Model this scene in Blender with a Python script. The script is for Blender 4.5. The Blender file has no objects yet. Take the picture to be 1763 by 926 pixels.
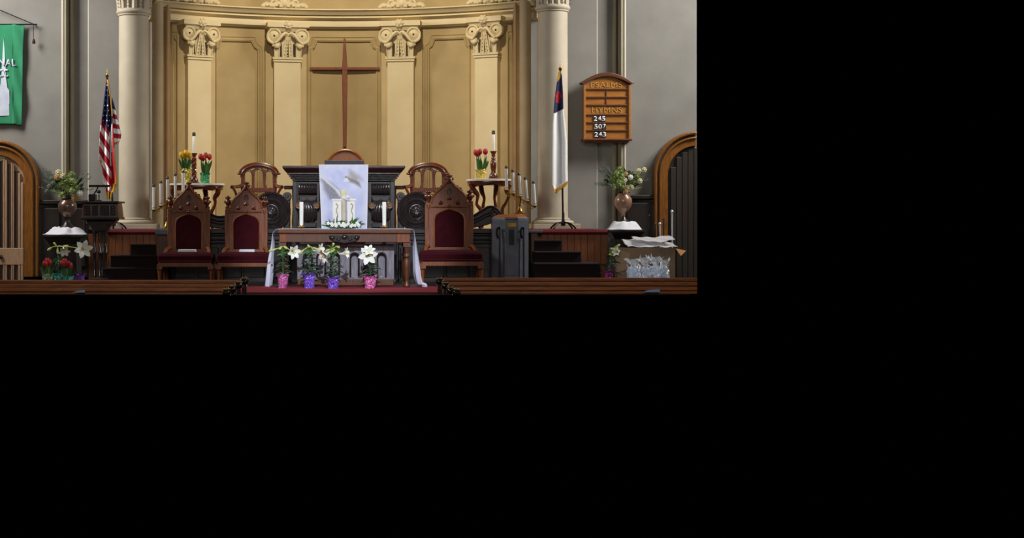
import bpy, bmesh, math, random
from mathutils import Vector, Matrix
pi = math.pi
S = bpy.context.scene
COL = S.collection
# ---------------------------------------------------------------- camera
F, CX, CY, EYE = 2400.0, 600.0, 370.0, 0.925      # focal length and principal point in pixels, eye height over the dais
cd = bpy.data.cameras.new('camera'); cam = bpy.data.objects.new('camera', cd); COL.objects.link(cam)
cam.location = (0, 0, EYE); cam.rotation_euler = (pi/2, 0, 0)
cd.sensor_width = 36; cd.lens = F*36/1763
cd.shift_x = (881.5-CX)/1763; cd.shift_y = (CY-463)/1763
cd.clip_end = 100
S.camera = cam
# ---------------------------------------------------------------- world, lights, exposure
W = bpy.data.worlds.new('world'); S.world = W; W.use_nodes = True
W.node_tree.nodes['Background'].inputs[0].default_value = (0, 0, 0, 1)
W.node_tree.nodes['Background'].inputs[1].default_value = 0
def area(name, loc, target, sx, sy, power, col, spread=180):
    l = bpy.data.lights.new(name, 'AREA'); l.shape = 'RECTANGLE'; l.size = sx; l.size_y = sy; l.energy = power; l.color = col
    l.spread = math.radians(spread)
    o = bpy.data.objects.new(name, l); COL.objects.link(o); o.location = loc
    o.rotation_euler = (Vector(target)-Vector(loc)).to_track_quat('-Z', 'Y').to_euler(); return o
DAY = (1.0, .97, .92)
area('side_window_light_left', (-7.4, 18.6, 5.6), (-3.0, 20.3, 2.2), 1.6, 2.6, 185, DAY, 110)
area('side_window_light_right', (7.4, 18.6, 5.6), (2.9, 20.2, 2.2), 1.6, 2.6, 165, DAY, 100)
area('added_front_fill', (0, -3, 6.0), (0, 20, 1.0), 5, 4, 620, DAY)  # unseen fill added behind the camera to give enough light
def spot(name, loc, target, power, col, size, blend=.6, r=.08):
    l = bpy.data.lights.new(name, 'SPOT'); l.energy = power; l.color = col; l.spot_size = math.radians(size); l.spot_blend = blend; l.shadow_soft_size = r
    o = bpy.data.objects.new(name, l); COL.objects.link(o); o.location = loc
    o.rotation_euler = (Vector(target)-Vector(loc)).to_track_quat('-Z', 'Y').to_euler(); return o
spot('apse_spot', (-.05, 15.6, 7.3), (-.05, 22, 2.55), 1650, (1.0, .88, .68), 47, .45, .05)
spot('chancel_spot', (.2, 7, 5.4), (-.03, 18.0, .75), 4900, (.80, .87, 1.0), 15, .5)
V = S.view_settings
S.display_settings.display_device = 'sRGB'
V.view_transform = 'Standard'; V.look = 'None'; V.gamma = 1; V.use_curve_mapping = False; V.exposure = 0.0
# ---------------------------------------------------------------- helpers
def sc(Y): return Y/F
def P(px, py, Y): return ((px-CX)*Y/F, Y, EYE-(py-CY)*Y/F)
def PX(px, Y): return (px-CX)*Y/F
def PZ(py, Y): return EYE-(py-CY)*Y/F
def lin(c): return tuple(((v/255+.055)/1.055)**2.4 if v > 10 else v/255/12.92 for v in c)
MATS = {}
def mat(name, c, rough=.6, metal=0, c2=None, scale=6, stretch=(1, 1, 1), bump=0, bscale=60, spec=.5, sheen=0, trans=0, sub=0, coat=0, dist=0.0):
    m = bpy.data.materials.new(name); m.use_nodes = True
    n, l = m.node_tree.nodes, m.node_tree.links; b = n['Principled BSDF']
    b.inputs['Base Color'].default_value = (*lin(c), 1); b.inputs['Roughness'].default_value = rough; b.inputs['Metallic'].default_value = metal
    b.inputs['Specular IOR Level'].default_value = spec; b.inputs['Sheen Weight'].default_value = sheen
    b.inputs['Transmission Weight'].default_value = trans; b.inputs['Coat Weight'].default_value = coat
    tc = n.new('ShaderNodeTexCoord'); mp = n.new('ShaderNodeMapping'); mp.inputs['Scale'].default_value = stretch
    l.new(tc.outputs['Object'], mp.inputs['Vector'])
    if c2:
        t = n.new('ShaderNodeTexNoise'); t.inputs['Scale'].default_value = scale; t.inputs['Detail'].default_value = 6; t.inputs['Distortion'].default_value = dist
        l.new(mp.outputs[0], t.inputs['Vector'])
        r = n.new('ShaderNodeValToRGB'); r.color_ramp.elements[0].position = .32; r.color_ramp.elements[1].position = .68
        r.color_ramp.elements[0].color = (*lin(c), 1); r.color_ramp.elements[1].color = (*lin(c2), 1)
        l.new(t.outputs['Fac'], r.inputs[0]); l.new(r.outputs[0], b.inputs['Base Color'])
    if bump:
        t2 = n.new('ShaderNodeTexNoise'); t2.inputs['Scale'].default_value = bscale; t2.inputs['Detail'].default_value = 4
        l.new(mp.outputs[0], t2.inputs['Vector'])
        bp = n.new('ShaderNodeBump'); bp.inputs['Strength'].default_value = bump; bp.inputs['Distance'].default_value = .01
        l.new(t2.outputs['Fac'], bp.inputs['Height']); l.new(bp.outputs[0], b.inputs['Normal'])
    MATS[name] = m; return m
def wood(name, c, c2, rough=.35, coat=.3): return mat(name, c, rough, 0, c2, 9, (6, 6, .8), .08, 40, coat=coat, dist=.6)
def woodx(name, c, c2, rough=.35, coat=.3): return mat(name, c, rough, 0, c2, 9, (.6, 6, 6), .08, 40, coat=coat, dist=.6)
def foil(name, c, c2):
    m = mat(name, c, .22, .45, c2, 26); n, l = m.node_tree.nodes, m.node_tree.links
    v = n.new('ShaderNodeTexVoronoi'); v.inputs['Scale'].default_value = 70; tc = n.new('ShaderNodeTexCoord'); l.new(tc.outputs['Object'], v.inputs['Vector'])
    bp = n.new('ShaderNodeBump'); bp.inputs['Strength'].default_value = .9; bp.inputs['Distance'].default_value = .012
    l.new(v.outputs['Distance'], bp.inputs['Height']); l.new(bp.outputs[0], n['Principled BSDF'].inputs['Normal']); return m
def cloth(name, c, c2, tr=.35):
    m = mat(name, c, .85, 0, c2, 5, bump=.15, bscale=300, sheen=.2); n, l = m.node_tree.nodes, m.node_tree.links
    b = n['Principled BSDF']; t = n.new('ShaderNodeBsdfTranslucent'); t.inputs[0].default_value = (*lin(c), 1); mx = n.new('ShaderNodeMixShader'); mx.inputs[0].default_value = tr
    l.new(b.outputs[0], mx.inputs[1]); l.new(t.outputs[0], mx.inputs[2]); l.new(mx.outputs[0], n['Material Output'].inputs['Surface']); return m
def clear(name, c=(235, 242, 255), rough=.08, alpha=.35):
    m = mat(name, c, rough); n, l = m.node_tree.nodes, m.node_tree.links
    b = n['Principled BSDF']; t = n.new('ShaderNodeBsdfTransparent'); mx = n.new('ShaderNodeMixShader'); mx.inputs[0].default_value = alpha
    l.new(t.outputs[0], mx.inputs[1]); l.new(b.outputs[0], mx.inputs[2]); l.new(mx.outputs[0], n['Material Output'].inputs['Surface']); return m
M_WALL = mat('grey_plaster', (138, 135, 129), .9, c2=(128, 125, 119), scale=2.5, bump=.12, bscale=90)
M_TRIMW = mat('olive_grey_paint', (150, 143, 122), .7, c2=(138, 131, 110), scale=3, bump=.05)
M_BEAD = mat('pale_bead_paint', (190, 182, 164), .6)
M_COLUMN = mat('stone_paint', (188, 176, 154), .65, c2=(176, 163, 141), scale=3, bump=.06)
M_PIER = mat('tan_paint', (178, 156, 120), .7, c2=(166, 143, 107), scale=3, bump=.05)
M_APSE = mat('ochre_plaster', (178, 155, 108), .85, c2=(164, 141, 96), scale=2.2, bump=.12, bscale=90)
M_CREAM = mat('cream_plaster', (214, 196, 154), .7, c2=(206, 187, 144), scale=3, bump=.06)
M_HOLESHADE = mat('painted_hole_shade', (60, 46, 30), .9)  # shade of carved holes and grooves, put in as dark colour
M_PIL = [M_CREAM, M_HOLESHADE]
W_DARK = wood('ebonised_wood', (56, 46, 44), (34, 27, 26), .28, .5)
W_DARKX = woodx('ebonised_wood_long', (36, 29, 28), (22, 18, 17), .28, .5)
W_MAROON = woodx('dark_red_wood', (62, 26, 24), (40, 16, 17), .3, .5)
W_BROWN = wood('brown_wood', (104, 56, 24), (70, 37, 15), .45, .1)
W_CHAIR = wood('oak_brown_wood', (138, 70, 17), (98, 48, 11), .5, .08)
W_CHAIR2 = wood('walnut_wood', (108, 50, 26), (72, 31, 18), .25, .5)
W_PEW = woodx('pew_wood', (172, 94, 34), (124, 64, 22), .45, .1)
W_PEWD = wood('pew_end_wood', (66, 48, 38), (42, 31, 26), .2, .7)
W_DOOR = wood('door_oak', (182, 145, 112), (156, 120, 90), .5, .1)
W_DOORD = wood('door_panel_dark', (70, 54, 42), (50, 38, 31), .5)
W_ARCH = wood('arch_golden_oak', (144, 90, 28), (108, 64, 18), .35)
W_PANEL = wood('platform_orange_wood', (146, 80, 26), (120, 62, 20), .5, .05)
W_WAIN = woodx('wainscot_wood', (40, 28, 18), (28, 20, 13), .45, .1)
W_BOARD = woodx('hymn_board_oak', (178, 112, 30), (152, 92, 22), .5, .1)
W_BOARDD = woodx('hymn_board_rail', (104, 52, 18), (78, 38, 13), .5, .1)
W_CROSS = wood('cross_mahogany', (132, 72, 38), (106, 54, 27), .65, 0)
M_RED = mat('red_carpet', (142, 20, 38), .95, c2=(122, 15, 30), scale=40, bump=.4, bscale=200)
M_REDD = mat('maroon_carpet', (110, 22, 30), .95, c2=(86, 16, 24), scale=40, bump=.4, bscale=200)
M_STEP = mat('dark_step_carpet', (34, 10, 11), .95, c2=(24, 7, 8), scale=40, bump=.3, bscale=200)
M_VELVET = mat('maroon_velvet', (62, 3, 14), .85, c2=(46, 2, 10), scale=12, spec=.15)
M_MARBLE = mat('white_marble', (250, 242, 230), .25, c2=(230, 220, 208), scale=5, dist=2)
M_BRASS = mat('brass', (196, 152, 70), .28, .95, c2=(170, 126, 52), scale=20)
M_IRON = mat('black_iron', (22, 22, 24), .4, .5, c2=(30, 30, 32), scale=20)
M_CHROME = mat('polished_steel', (230, 232, 238), .2, .35, c2=(214, 216, 224), scale=15)
M_WAX = mat('white_wax', (240, 236, 226), .5, c2=(232, 226, 214), scale=8)
M_WAXT = mat('tan_wax', (196, 184, 164), .55, c2=(184, 170, 148), scale=8)
M_CAP = mat('smoked_candle_follower', (74, 72, 70), .3, .6, c2=(50, 48, 46), scale=20)
M_WHITE = cloth('white_linen', (238, 238, 244), (226, 226, 236), .15)
M_SHEER = cloth('sheer_white_cloth', (240, 240, 253), (226, 228, 250), .2)
M_PAPER = mat('white_paper', (236, 236, 236), .8, c2=(226, 226, 228), scale=5)
M_BLUEP = mat('pale_blue_paper', (150, 185, 225), .8, c2=(120, 165, 215), scale=5)
M_CARD = mat('brown_cardboard', (150, 126, 100), .9, c2=(138, 114, 90), scale=6)
M_LEAF = mat('leaf_green', (70, 118, 48), .5, c2=(46, 92, 38), scale=20)
M_LEAFD = mat('dark_leaf_green', (30, 54, 26), .5, c2=(20, 40, 20), scale=20)
M_LEAFL = mat('light_leaf_green', (150, 166, 92), .6, c2=(120, 140, 74), scale=20)
M_SAGE = mat('sage_leaf', (112, 122, 104), .7, c2=(90, 100, 86), scale=20)
M_BUD = mat('lily_bud', (196, 208, 120), .6, c2=(170, 190, 96), scale=20)
M_LILY = mat('lily_white', (246, 246, 236), .6, c2=(238, 240, 226), scale=10)
M_POLLEN = mat('pollen_yellow', (236, 222, 140), .7, c2=(226, 206, 110), scale=20)
M_TULR = mat('tulip_red', (188, 28, 30), .5, c2=(150, 16, 22), scale=20)
M_TULY = mat('tulip_yellow', (246, 200, 30), .5, c2=(236, 176, 14), scale=20)
M_CREAMF = mat('cream_blossom', (222, 212, 168), .7, c2=(204, 196, 146), scale=20)
M_PEACH = mat('peach_blossom', (206, 160, 112), .7, c2=(188, 140, 92), scale=20)
M_SOIL = mat('potting_soil', (36, 26, 20), .95, c2=(26, 18, 14), scale=60)
F_PINK, F_PURP = foil('pink_foil', (240, 150, 205), (206, 90, 165)), foil('purple_foil', (156, 120, 240), (112, 78, 205))
F_GREEN, F_GOLD = foil('green_foil', (84, 176, 120), (50, 140, 92)), foil('gold_foil', (226, 206, 110), (200, 176, 70))
F_TEAL, F_SILV = foil('teal_foil', (96, 190, 176), (50, 140, 132)), foil('silver_green_foil', (196, 210, 180), (150, 176, 140))
F_MAG, F_VIO = foil('magenta_foil', (176, 60, 150), (130, 36, 110)), foil('violet_foil', (150, 80, 190), (110, 50, 150))
M_URN = mat('antique_urn_glaze', (124, 92, 70), .3, .3, c2=(88, 78, 74), scale=7, coat=.3)
M_URN2 = mat('speckled_urn_glaze', (176, 130, 98), .35, .15, c2=(128, 104, 92), scale=30, coat=.3)
M_PEWTER = mat('dark_pewter', (70, 64, 62), .35, .7, c2=(52, 48, 46), scale=15)
M_BLUE, M_FRED, M_FWHITE = mat('flag_blue', (26, 32, 82), .8, c2=(20, 25, 68), scale=20), mat('flag_red', (184, 26, 44), .8, c2=(166, 20, 38), scale=20), mat('flag_white', (252, 252, 252), .8, c2=(247, 247, 249), scale=20)
M_FRINGE = mat('gold_fringe', (214, 162, 34), .7, c2=(180, 128, 20), scale=120)
M_BANNER = cloth('green_banner_cloth', (40, 142, 98), (34, 128, 88), .1)
M_STEEPLE = mat('banner_white_print', (204, 208, 222), .85, c2=(176, 182, 202), scale=6)
M_GOLDT = mat('faded_gold_paint', (190, 142, 54), .6)
M_BLACK = mat('black_card', (24, 24, 28), .6)
M_GREYW = mat('grey_painted_wood', (96, 96, 104), .45, c2=(84, 84, 92), scale=5, coat=.2)
M_GLASS = mat('warm_glass', (226, 208, 160), .2, c2=(214, 194, 146), scale=4)
M_CELLO = clear('cellophane', (240, 246, 255), .05, .3)
M_BAG = clear('plastic_sheet', (232, 232, 236), .2, .7)
M_DARKMETAL = mat('gunmetal_box', (96, 97, 106), .35, .1, c2=(82, 83, 92), scale=6, coat=.3)
M_BOOK = mat('black_book_cover', (20, 12, 13), .6, c2=(30, 14, 16), scale=8)

def wl(o):
    v = Vector((0, 0, 0))
    while o is not None: v += o.location; o = o.parent
    return v
def tag(o, label=None, cat=None, group=None, kind=None):
    if label: o['label'] = label
    if cat: o['category'] = cat
    if group: o['group'] = group
    if kind: o['kind'] = kind
    return o
def thing(name, label, cat, loc, group=None, rz=0):
    o = bpy.data.objects.new(name, None); COL.objects.link(o); o.location = loc; o.rotation_euler = (0, 0, rz); o.empty_display_size = .1
    return tag(o, label, cat, group)
def dup(root, loc, label=None, rz=None, scale=None):
    r = root.copy(); COL.objects.link(r); r.location = loc
    if label: r['label'] = label
    if rz is not None: r.rotation_euler = (0, 0, rz)
    if scale: r.scale = scale
    for ch in [c for c in root.children]:
        c = ch.copy(); COL.objects.link(c); c.parent = r
        for g in [q for q in ch.children]:
            d = g.copy(); COL.objects.link(d); d.parent = c
    return r
class MB:
    def __init__(s): s.v, s.f, s.m, s.mi = [], [], [], 0
    def add(s, vs, fs):
        o = len(s.v); s.v += [tuple(v) for v in vs]
        for f in fs: s.f.append([o+i for i in f]); s.m.append(s.mi)
        return s
    def box(s, x0, x1, y0, y1, z0, z1):
        return s.add([(x0, y0, z0), (x1, y0, z0), (x1, y1, z0), (x0, y1, z0), (x0, y0, z1), (x1, y0, z1), (x1, y1, z1), (x0, y1, z1)],
                     [(0, 3, 2, 1), (4, 5, 6, 7), (0, 1, 5, 4), (1, 2, 6, 5), (2, 3, 7, 6), (3, 0, 4, 7)])
    def pbox(s, a, b, c, d, Y, t):   # pixel rectangle x a..b, y c..d (top..bottom) whose front face stands at Y
        return s.box(PX(a, Y), PX(b, Y), Y, Y+t, PZ(d, Y), PZ(c, Y))
    def frus(s, x0, x1, y0, y1, z0, X0, X1, Y0, Y1, z1):
        return s.add([(x0, y0, z0), (x1, y0, z0), (x1, y1, z0), (x0, y1, z0), (X0, Y0, z1), (X1, Y0, z1), (X1, Y1, z1), (X0, Y1, z1)],
                     [(0, 3, 2, 1), (4, 5, 6, 7), (0, 1, 5, 4), (1, 2, 6, 5), (2, 3, 7, 6), (3, 0, 4, 7)])
    def ring_skin(s, rings, caps=True, closed=True):
        n = len(rings[0]); vs = [p for r in rings for p in r]; fs = []
        for i in range(len(rings)-1):
            for j in range(n if closed else n-1):
                k = (j+1) % n; fs.append((i*n+j, i*n+k, (i+1)*n+k, (i+1)*n+j))
        if caps and closed: fs.append(tuple(range(n))[::-1]); fs.append(tuple((len(rings)-1)*n+j for j in range(n)))
        return s.add(vs, fs)
    def lathe(s, prof, c, n=16, a0=0, a1=2*pi):   # prof (r, z) from bottom to top around a vertical axis through c
        full = abs(a1-a0-2*pi) < 1e-6
        m = n if full else n+1
        R = [[(c[0]+max(r, 1e-4)*math.cos(a0+(a1-a0)*j/n), c[1]+max(r, 1e-4)*math.sin(a0+(a1-a0)*j/n), c[2]+z) for j in range(m)] for r, z in prof]
        return s.ring_skin(R, True, full)
    def tube(s, pts, r, n=8, sq=1.0):
        pts = [Vector(p) for p in pts]; m = len(pts); R = []
        up = None
        for i, p in enumerate(pts):
            d = (pts[min(i+1, m-1)]-pts[max(i-1, 0)])
            d = d.normalized() if d.length > 1e-9 else Vector((0, 0, 1))
            if up is None: up = Vector((0, 1, 0)) if abs(d.y) < .9 else Vector((1, 0, 0))
            u = (up-d*up.dot(d)).normalized(); w = d.cross(u); up = u
            rr = r(i/(m-1)) if callable(r) else r
            R.append([p+u*(rr*math.cos(2*pi*j/n)*sq)+w*(rr*math.sin(2*pi*j/n)) for j in range(n)])
        return s.ring_skin(R)
    def ball(s, c, r, n=10, m=6, sx=1, sy=1, sz=1):
        R = [[(c[0]+sx*r*math.sin(pi*max(min(i/m, .999), .001))*math.cos(2*pi*j/n), c[1]+sy*r*math.sin(pi*max(min(i/m, .999), .001))*math.sin(2*pi*j/n), c[2]-sz*r*math.cos(pi*i/m)) for j in range(n)] for i in range(m+1)]
        return s.ring_skin(R)
    def prism(s, pts, y0, y1):   # outline of (x, z) between depths y0 (front) and y1
        n = len(pts); vs = [(x, y0, z) for x, z in pts]+[(x, y1, z) for x, z in pts]
        return s.add(vs, [tuple(range(n)), tuple(range(2*n-1, n-1, -1))]+[(i, n+i, n+(i+1) % n, (i+1) % n) for i in range(n)])
    def plan(s, pts, z0, z1):    # outline of (x, y) between heights
        n = len(pts); vs = [(x, y, z0) for x, y in pts]+[(x, y, z1) for x, y in pts]
        return s.add(vs, [tuple(range(n-1, -1, -1)), tuple(range(n, 2*n))]+[(i, (i+1) % n, n+(i+1) % n, n+i) for i in range(n)])
    def grid(s, fn, nu, nv, mf=None):
        o = len(s.v)
        for j in range(nv+1):
            for i in range(nu+1): s.v.append(tuple(fn(i/nu, j/nv)))
        for j in range(nv):
            for i in range(nu):
                a = o+j*(nu+1)+i; s.f.append([a, a+1, a+nu+2, a+nu+1]); s.m.append(mf((i+.5)/nu, (j+.5)/nv) if mf else s.mi)
        return s
    def disc_y(s, c, r, t, n=20, prof=None):  # lathe about the Y axis: prof (r, y) front..back
        prof = prof or [(r, 0), (r, t)]
        R = [[(c[0]+q*math.cos(2*pi*j/n), c[1]+y, c[2]+q*math.sin(2*pi*j/n)) for j in range(n)] for q, y in prof]
        return s.ring_skin(R)
    def blade(s, a, b, w, droop=0.0, n=5, side=None):   # narrow leaf from a to b, sagging by droop
        a, b = Vector(a), Vector(b); d = b-a
        sd = Vector(side) if side else d.cross(Vector((0, 1, 0)))
        if sd.length < 1e-6: sd = Vector((1, 0, 0))
        sd.normalize(); L, Rr, C = [], [], []
        for i in range(n+1):
            t = i/n; p = a+d*t+Vector((0, 0, droop*4*t*(1-t)*.8-0*t)); q = w*(math.sin(pi*min(1, .12+.88*t))**.8)*.5+1e-4
            L.append(p-sd*q); Rr.append(p+sd*q); C.append(p+Vector((0, .25*q, -.15*q)))
        vs = L+C+Rr; m = n+1; fs = []
        for i in range(n): fs += [(i, i+1, m+i+1, m+i), (m+i, m+i+1, 2*m+i+1, 2*m+i)]
        return s.add(vs, fs)
    def build(s, name, mats, parent=None, world=False, smooth=False, bevel=0, kind=None, seg=2, sub=0, solid=0):
        me = bpy.data.meshes.new(name); me.from_pydata(s.v, [], s.f)
        for m in (mats if isinstance(mats, (list, tuple)) else [mats]): me.materials.append(m)
        me.polygons.foreach_set('material_index', s.m)
        if smooth: me.polygons.foreach_set('use_smooth', [True]*len(me.polygons))
        bm = bmesh.new(); bm.from_mesh(me)
        if not solid: bmesh.ops.recalc_face_normals(bm, faces=bm.faces)
        bm.to_mesh(me); bm.free()
        if smooth and smooth != 2: me.set_sharp_from_angle(angle=math.radians(42))
        o = bpy.data.objects.new(name, me); COL.objects.link(o)
        if parent is not None:
            o.parent = parent
            if world:
                off = wl(parent); me.transform(Matrix.Translation(-off))
        if solid: md = o.modifiers.new('solid', 'SOLIDIFY'); md.thickness = solid
        if bevel: md = o.modifiers.new('bevel', 'BEVEL'); md.width = bevel; md.segments = seg; md.limit_method = 'ANGLE'
        if sub: md = o.modifiers.new('sub', 'SUBSURF'); md.levels = md.render_levels = sub
        if kind: o['kind'] = kind
        return o
def plate(name, outs, m, parent, y, t, bev=.004, res=6):   # flat plate in the XZ plane with holes: outs = outline, then holes
    cu = bpy.data.curves.new(name, 'CURVE'); cu.dimensions = '2D'; cu.fill_mode = 'BOTH'; cu.extrude = t/2-bev; cu.bevel_depth = bev; cu.bevel_resolution = 1
    for pts in outs:
        sp = cu.splines.new('POLY'); sp.points.add(len(pts)-1); sp.use_cyclic_u = True
        for q, (x, z) in zip(sp.points, pts): q.co = (x, z, 0, 1)
    o = bpy.data.objects.new(name, cu); COL.objects.link(o)
    return to_mesh(o, name, m, parent, (0, y+t/2, 0))
def to_mesh(o, name, m, parent, loc, world=False):
    dg = bpy.context.evaluated_depsgraph_get(); dg.update()
    me = bpy.data.meshes.new_from_object(o.evaluated_get(dg)); cu = o.data
    bpy.data.objects.remove(o)
    bpy.data.curves.remove(cu)
    me.name = name
    me.transform(Matrix.Translation(Vector(loc)) @ Matrix.Rotation(pi/2, 4, 'X'))
    me.materials.clear(); me.materials.append(m)
    r = bpy.data.objects.new(name, me); COL.objects.link(r)
    if parent is not None:
        r.parent = parent
        if world: me.transform(Matrix.Translation(-wl(parent)))
    return r
def text(name, s, px0, px1, py0, py1, Y, m, parent, bold=0.0, t=.004, skew=0):
    cu = bpy.data.curves.new(name, 'FONT'); cu.body = s; cu.size = 1; cu.extrude = .0; cu.offset = bold
    o = bpy.data.objects.new(name, cu); COL.objects.link(o)
    r = to_mesh(o, name, m, None, (0, 0, 0))
    me = r.data; xs = [v.co.x for v in me.vertices]; zs = [v.co.z for v in me.vertices]
    a, b, c, d = min(xs), max(xs), min(zs), max(zs)
    X0, X1, Z0, Z1 = PX(px0, Y), PX(px1, Y), PZ(py1, Y), PZ(py0, Y)
    off = wl(parent)
    for v in me.vertices:
        v.co.x = X0+(v.co.x-a)/(b-a)*(X1-X0)-off.x; v.co.z = Z0+(v.co.z-c)/(d-c)*(Z1-Z0)-off.z; v.co.y = Y-off.y
    r.parent = parent
    md = r.modifiers.new('solid', 'SOLIDIFY'); md.thickness = t; md.offset = 0
    return r
def arc(cx, cz, r, a0, a1, n=12): return [(cx+r*math.cos(math.radians(a0+(a1-a0)*i/n)), cz+r*math.sin(math.radians(a0+(a1-a0)*i/n))) for i in range(n+1)]
def interp(tab, x):
    if x <= tab[0][0]: return tab[0][1]
    for (a, b), (c, d) in zip(tab, tab[1:]):
        if x <= c: return b+(d-b)*(x-a)/(c-a)
    return tab[-1][1]
def smooth_path(pts, k=6):
    P_ = [Vector(p) for p in pts]; out = []
    for i in range(len(P_)-1):
        p0, p1, p2, p3 = P_[max(i-1, 0)], P_[i], P_[i+1], P_[min(i+2, len(P_)-1)]
        for j in range(k):
            t = j/k; out.append(.5*((2*p1)+(p2-p0)*t+(2*p0-5*p1+4*p2-p3)*t*t+(3*p1-p0-3*p2+p3)*t**3))
    out.append(P_[-1]); return out
def pp(pts, Y): return [P(x, y, Y) for x, y in pts]
# ================================================================ THE SETTING
ZT, PLAT, YW, XR = 4.75, 0.72, 20.9, 4.97
def struct(o): o['kind'] = 'structure'; return o
def sect(name, kind='structure'):
    o = bpy.data.objects.new(name, None); COL.objects.link(o); o['kind'] = kind; return o
def X9(px, Y=YW): return PX(px, Y)
# dais floor and the red carpet on it
mb = MB(); mb.add([(-6, 16.42, 0), (4.02, 16.42, 0), (4.84, 19.9, 0), (-6, 19.9, 0), (-6, 16.42, -.02), (4.02, 16.42, -.02), (4.84, 19.9, -.02), (-6, 19.9, -.02)],
    [(0, 1, 2, 3), (7, 6, 5, 4), (0, 4, 5, 1), (1, 5, 6, 2), (2, 6, 7, 3), (3, 7, 4, 0)])
M_FLOOR = woodx('dark_floor_boards', (46, 30, 22), (34, 22, 17))
floor = struct(mb.build('floor', M_FLOOR))
rug = tag(MB().box(-1.5, 1.5, 16.43, 17.8, .001, .014).build('carpet', M_RED, bevel=.006), 'red carpet on the floor in front of the communion table', 'carpet')
# side walls (one plan outline each)
x = X9
def wall(name, pts, m=M_WALL, z0=0, z1=ZT): return struct(MB().plan(pts, z0, z1).build(name, m))
wl_l = wall('wall_left', [(x(-60), YW), (x(109), YW), (x(109), YW+.12), (x(150), YW+.12), (x(151), YW+.10), (x(270), YW+.10), (x(270), YW+.4), (x(-60), YW+.4)])
wl_r = wall('wall_right', [(x(915), YW+.10), (x(1029), YW+.10), (x(1030), YW+.12), (x(1076), YW+.12), (x(1076), YW), (XR+.25, YW), (XR+.25, YW+.25), (x(915), YW+.4)])
def halfround(cx_, cy_, r, n=8): return [(cx_+r*math.cos(pi+pi*i/n), cy_+r*math.sin(pi+pi*i/n)) for i in range(n+1)]
def trim(name, px0, px1, mir):
    q = x(px0), x(px1); a, b = (q[0], q[1])
    t = sect(name)
    w = b-a
    MB().plan(halfround(a+.12*w, YW+.005, .10*w*1.3), PLAT, ZT).build('bead', M_BEAD, t, smooth=True)
    MB().plan([(a+.2*w, YW+.02), (a+.32*w, YW-.035), (a+.45*w, YW-.04), (a+.62*w, YW+.0), (a+.66*w, YW+.13), (a+.2*w, YW+.13)], PLAT, ZT).build('ogee', M_TRIMW, t)
    MB().plan(halfround(a+.82*w, YW+.05, .17*w)+[(a+.99*w, YW+.13), (a+.65*w, YW+.13)], PLAT, ZT).build('half_round', M_TRIMW, t, smooth=True)
    return t
trim('trim_1', 106, 125, 0)
t2 = sect('trim_2')
a, b = x(1057), x(1078); w = b-a
MB().plan(halfround(a+.15*w, YW+.06, .16*w)+[(a+.33*w, YW+.13), (a, YW+.13)], PLAT, ZT).build('half_round', M_TRIMW, t2, smooth=True)
MB().plan([(a+.33*w, YW+.13), (a+.36*w, YW+.02), (a+.55*w, YW-.04), (a+.7*w, YW-.035), (a+.8*w, YW+.03), (a+.8*w, YW+.13)], PLAT, ZT).build('ogee', M_TRIMW, t2)
MB().plan(halfround(a+.88*w, YW+.005, .11*w), PLAT, ZT).build('bead', M_BEAD, t2, smooth=True)
struct(MB().plan(halfround(x(150.5), YW+.115, .014), PLAT, ZT).build('trim_3', M_BEAD, smooth=True))
struct(MB().plan(halfround(x(1030), YW+.115, .010), PLAT, ZT).build('trim_4', M_BEAD, smooth=True))
# arch piers beside the apse, stepped and rounded
def pier(name, stops, m, s):
    t = sect(name)
    for nm, p0, p1, y, kind, mm in stops:
        A_, B_ = x(p0), x(p1)
        if kind == 'r': o = halfround((A_+B_)/2, y+.04, (B_-A_)/2, 10)+[(B_, YW+.45), (A_, YW+.45)]
        else: o = [(A_, y), (B_, y), (B_, YW+.45), (A_, YW+.45)]
        MB().plan(o, PLAT, ZT).build(nm, mm, t, smooth=(kind == 'r'), bevel=0 if kind == 'r' else .008)
M_PIERD = mat('tan_paint_deep', (160, 130, 88), .7, c2=(148, 118, 77), scale=3)
pier('trim_5', [('reveal', 255, 262.5, YW+.12, 'f', M_PIER), ('round_shaft', 262, 281, YW-.05, 'r', M_PIER), ('fillet', 280, 285, YW+.06, 'f', M_PIERD), ('half_round', 283.5, 291, YW+.02, 'r', M_PIERD)], 0, 0)
pier('trim_6', [('half_round', 886, 891, YW+.02, 'r', M_PIERD), ('fillet', 890, 896, YW+.06, 'f', M_PIERD), ('round_shaft', 895, 914, YW-.05, 'r', M_PIER), ('reveal', 913.5, 925, YW+.12, 'f', M_PIER)], 0, 0)

# ---------------------------------------------------------------- apse wall with pilasters, panels, cornice
R, xc, yc = 4.8, -.07, 17.2
def apt(th, z, off=0): return (xc+(R-off)*math.sin(th), yc+(R-off)*math.cos(th), z)
def ray(px, py, off=0):
    r = R-off; k = (px-CX)/F; A_, B_, C_ = k*k+1, -2*(k*xc+yc), xc*xc+yc*yc-r*r
    Y = (-B_+math.sqrt(B_*B_-4*A_*C_))/(2*A_); return math.atan2(k*Y-xc, Y-yc), PZ(py, Y)
apse = sect('wall_apse')
T0, T1 = math.radians(-38), math.radians(38)
n = 64; mb = MB(); rings = []
rings = [[apt(T0+(T1-T0)*i/n, z, o) for z, o in ((PLAT-.1, 0), (ZT, 0), (ZT, -.15), (PLAT-.1, -.15))] for i in range(n+1)]
mb.ring_skin(rings).build('plaster_shell', M_APSE, apse, smooth=True)
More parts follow.
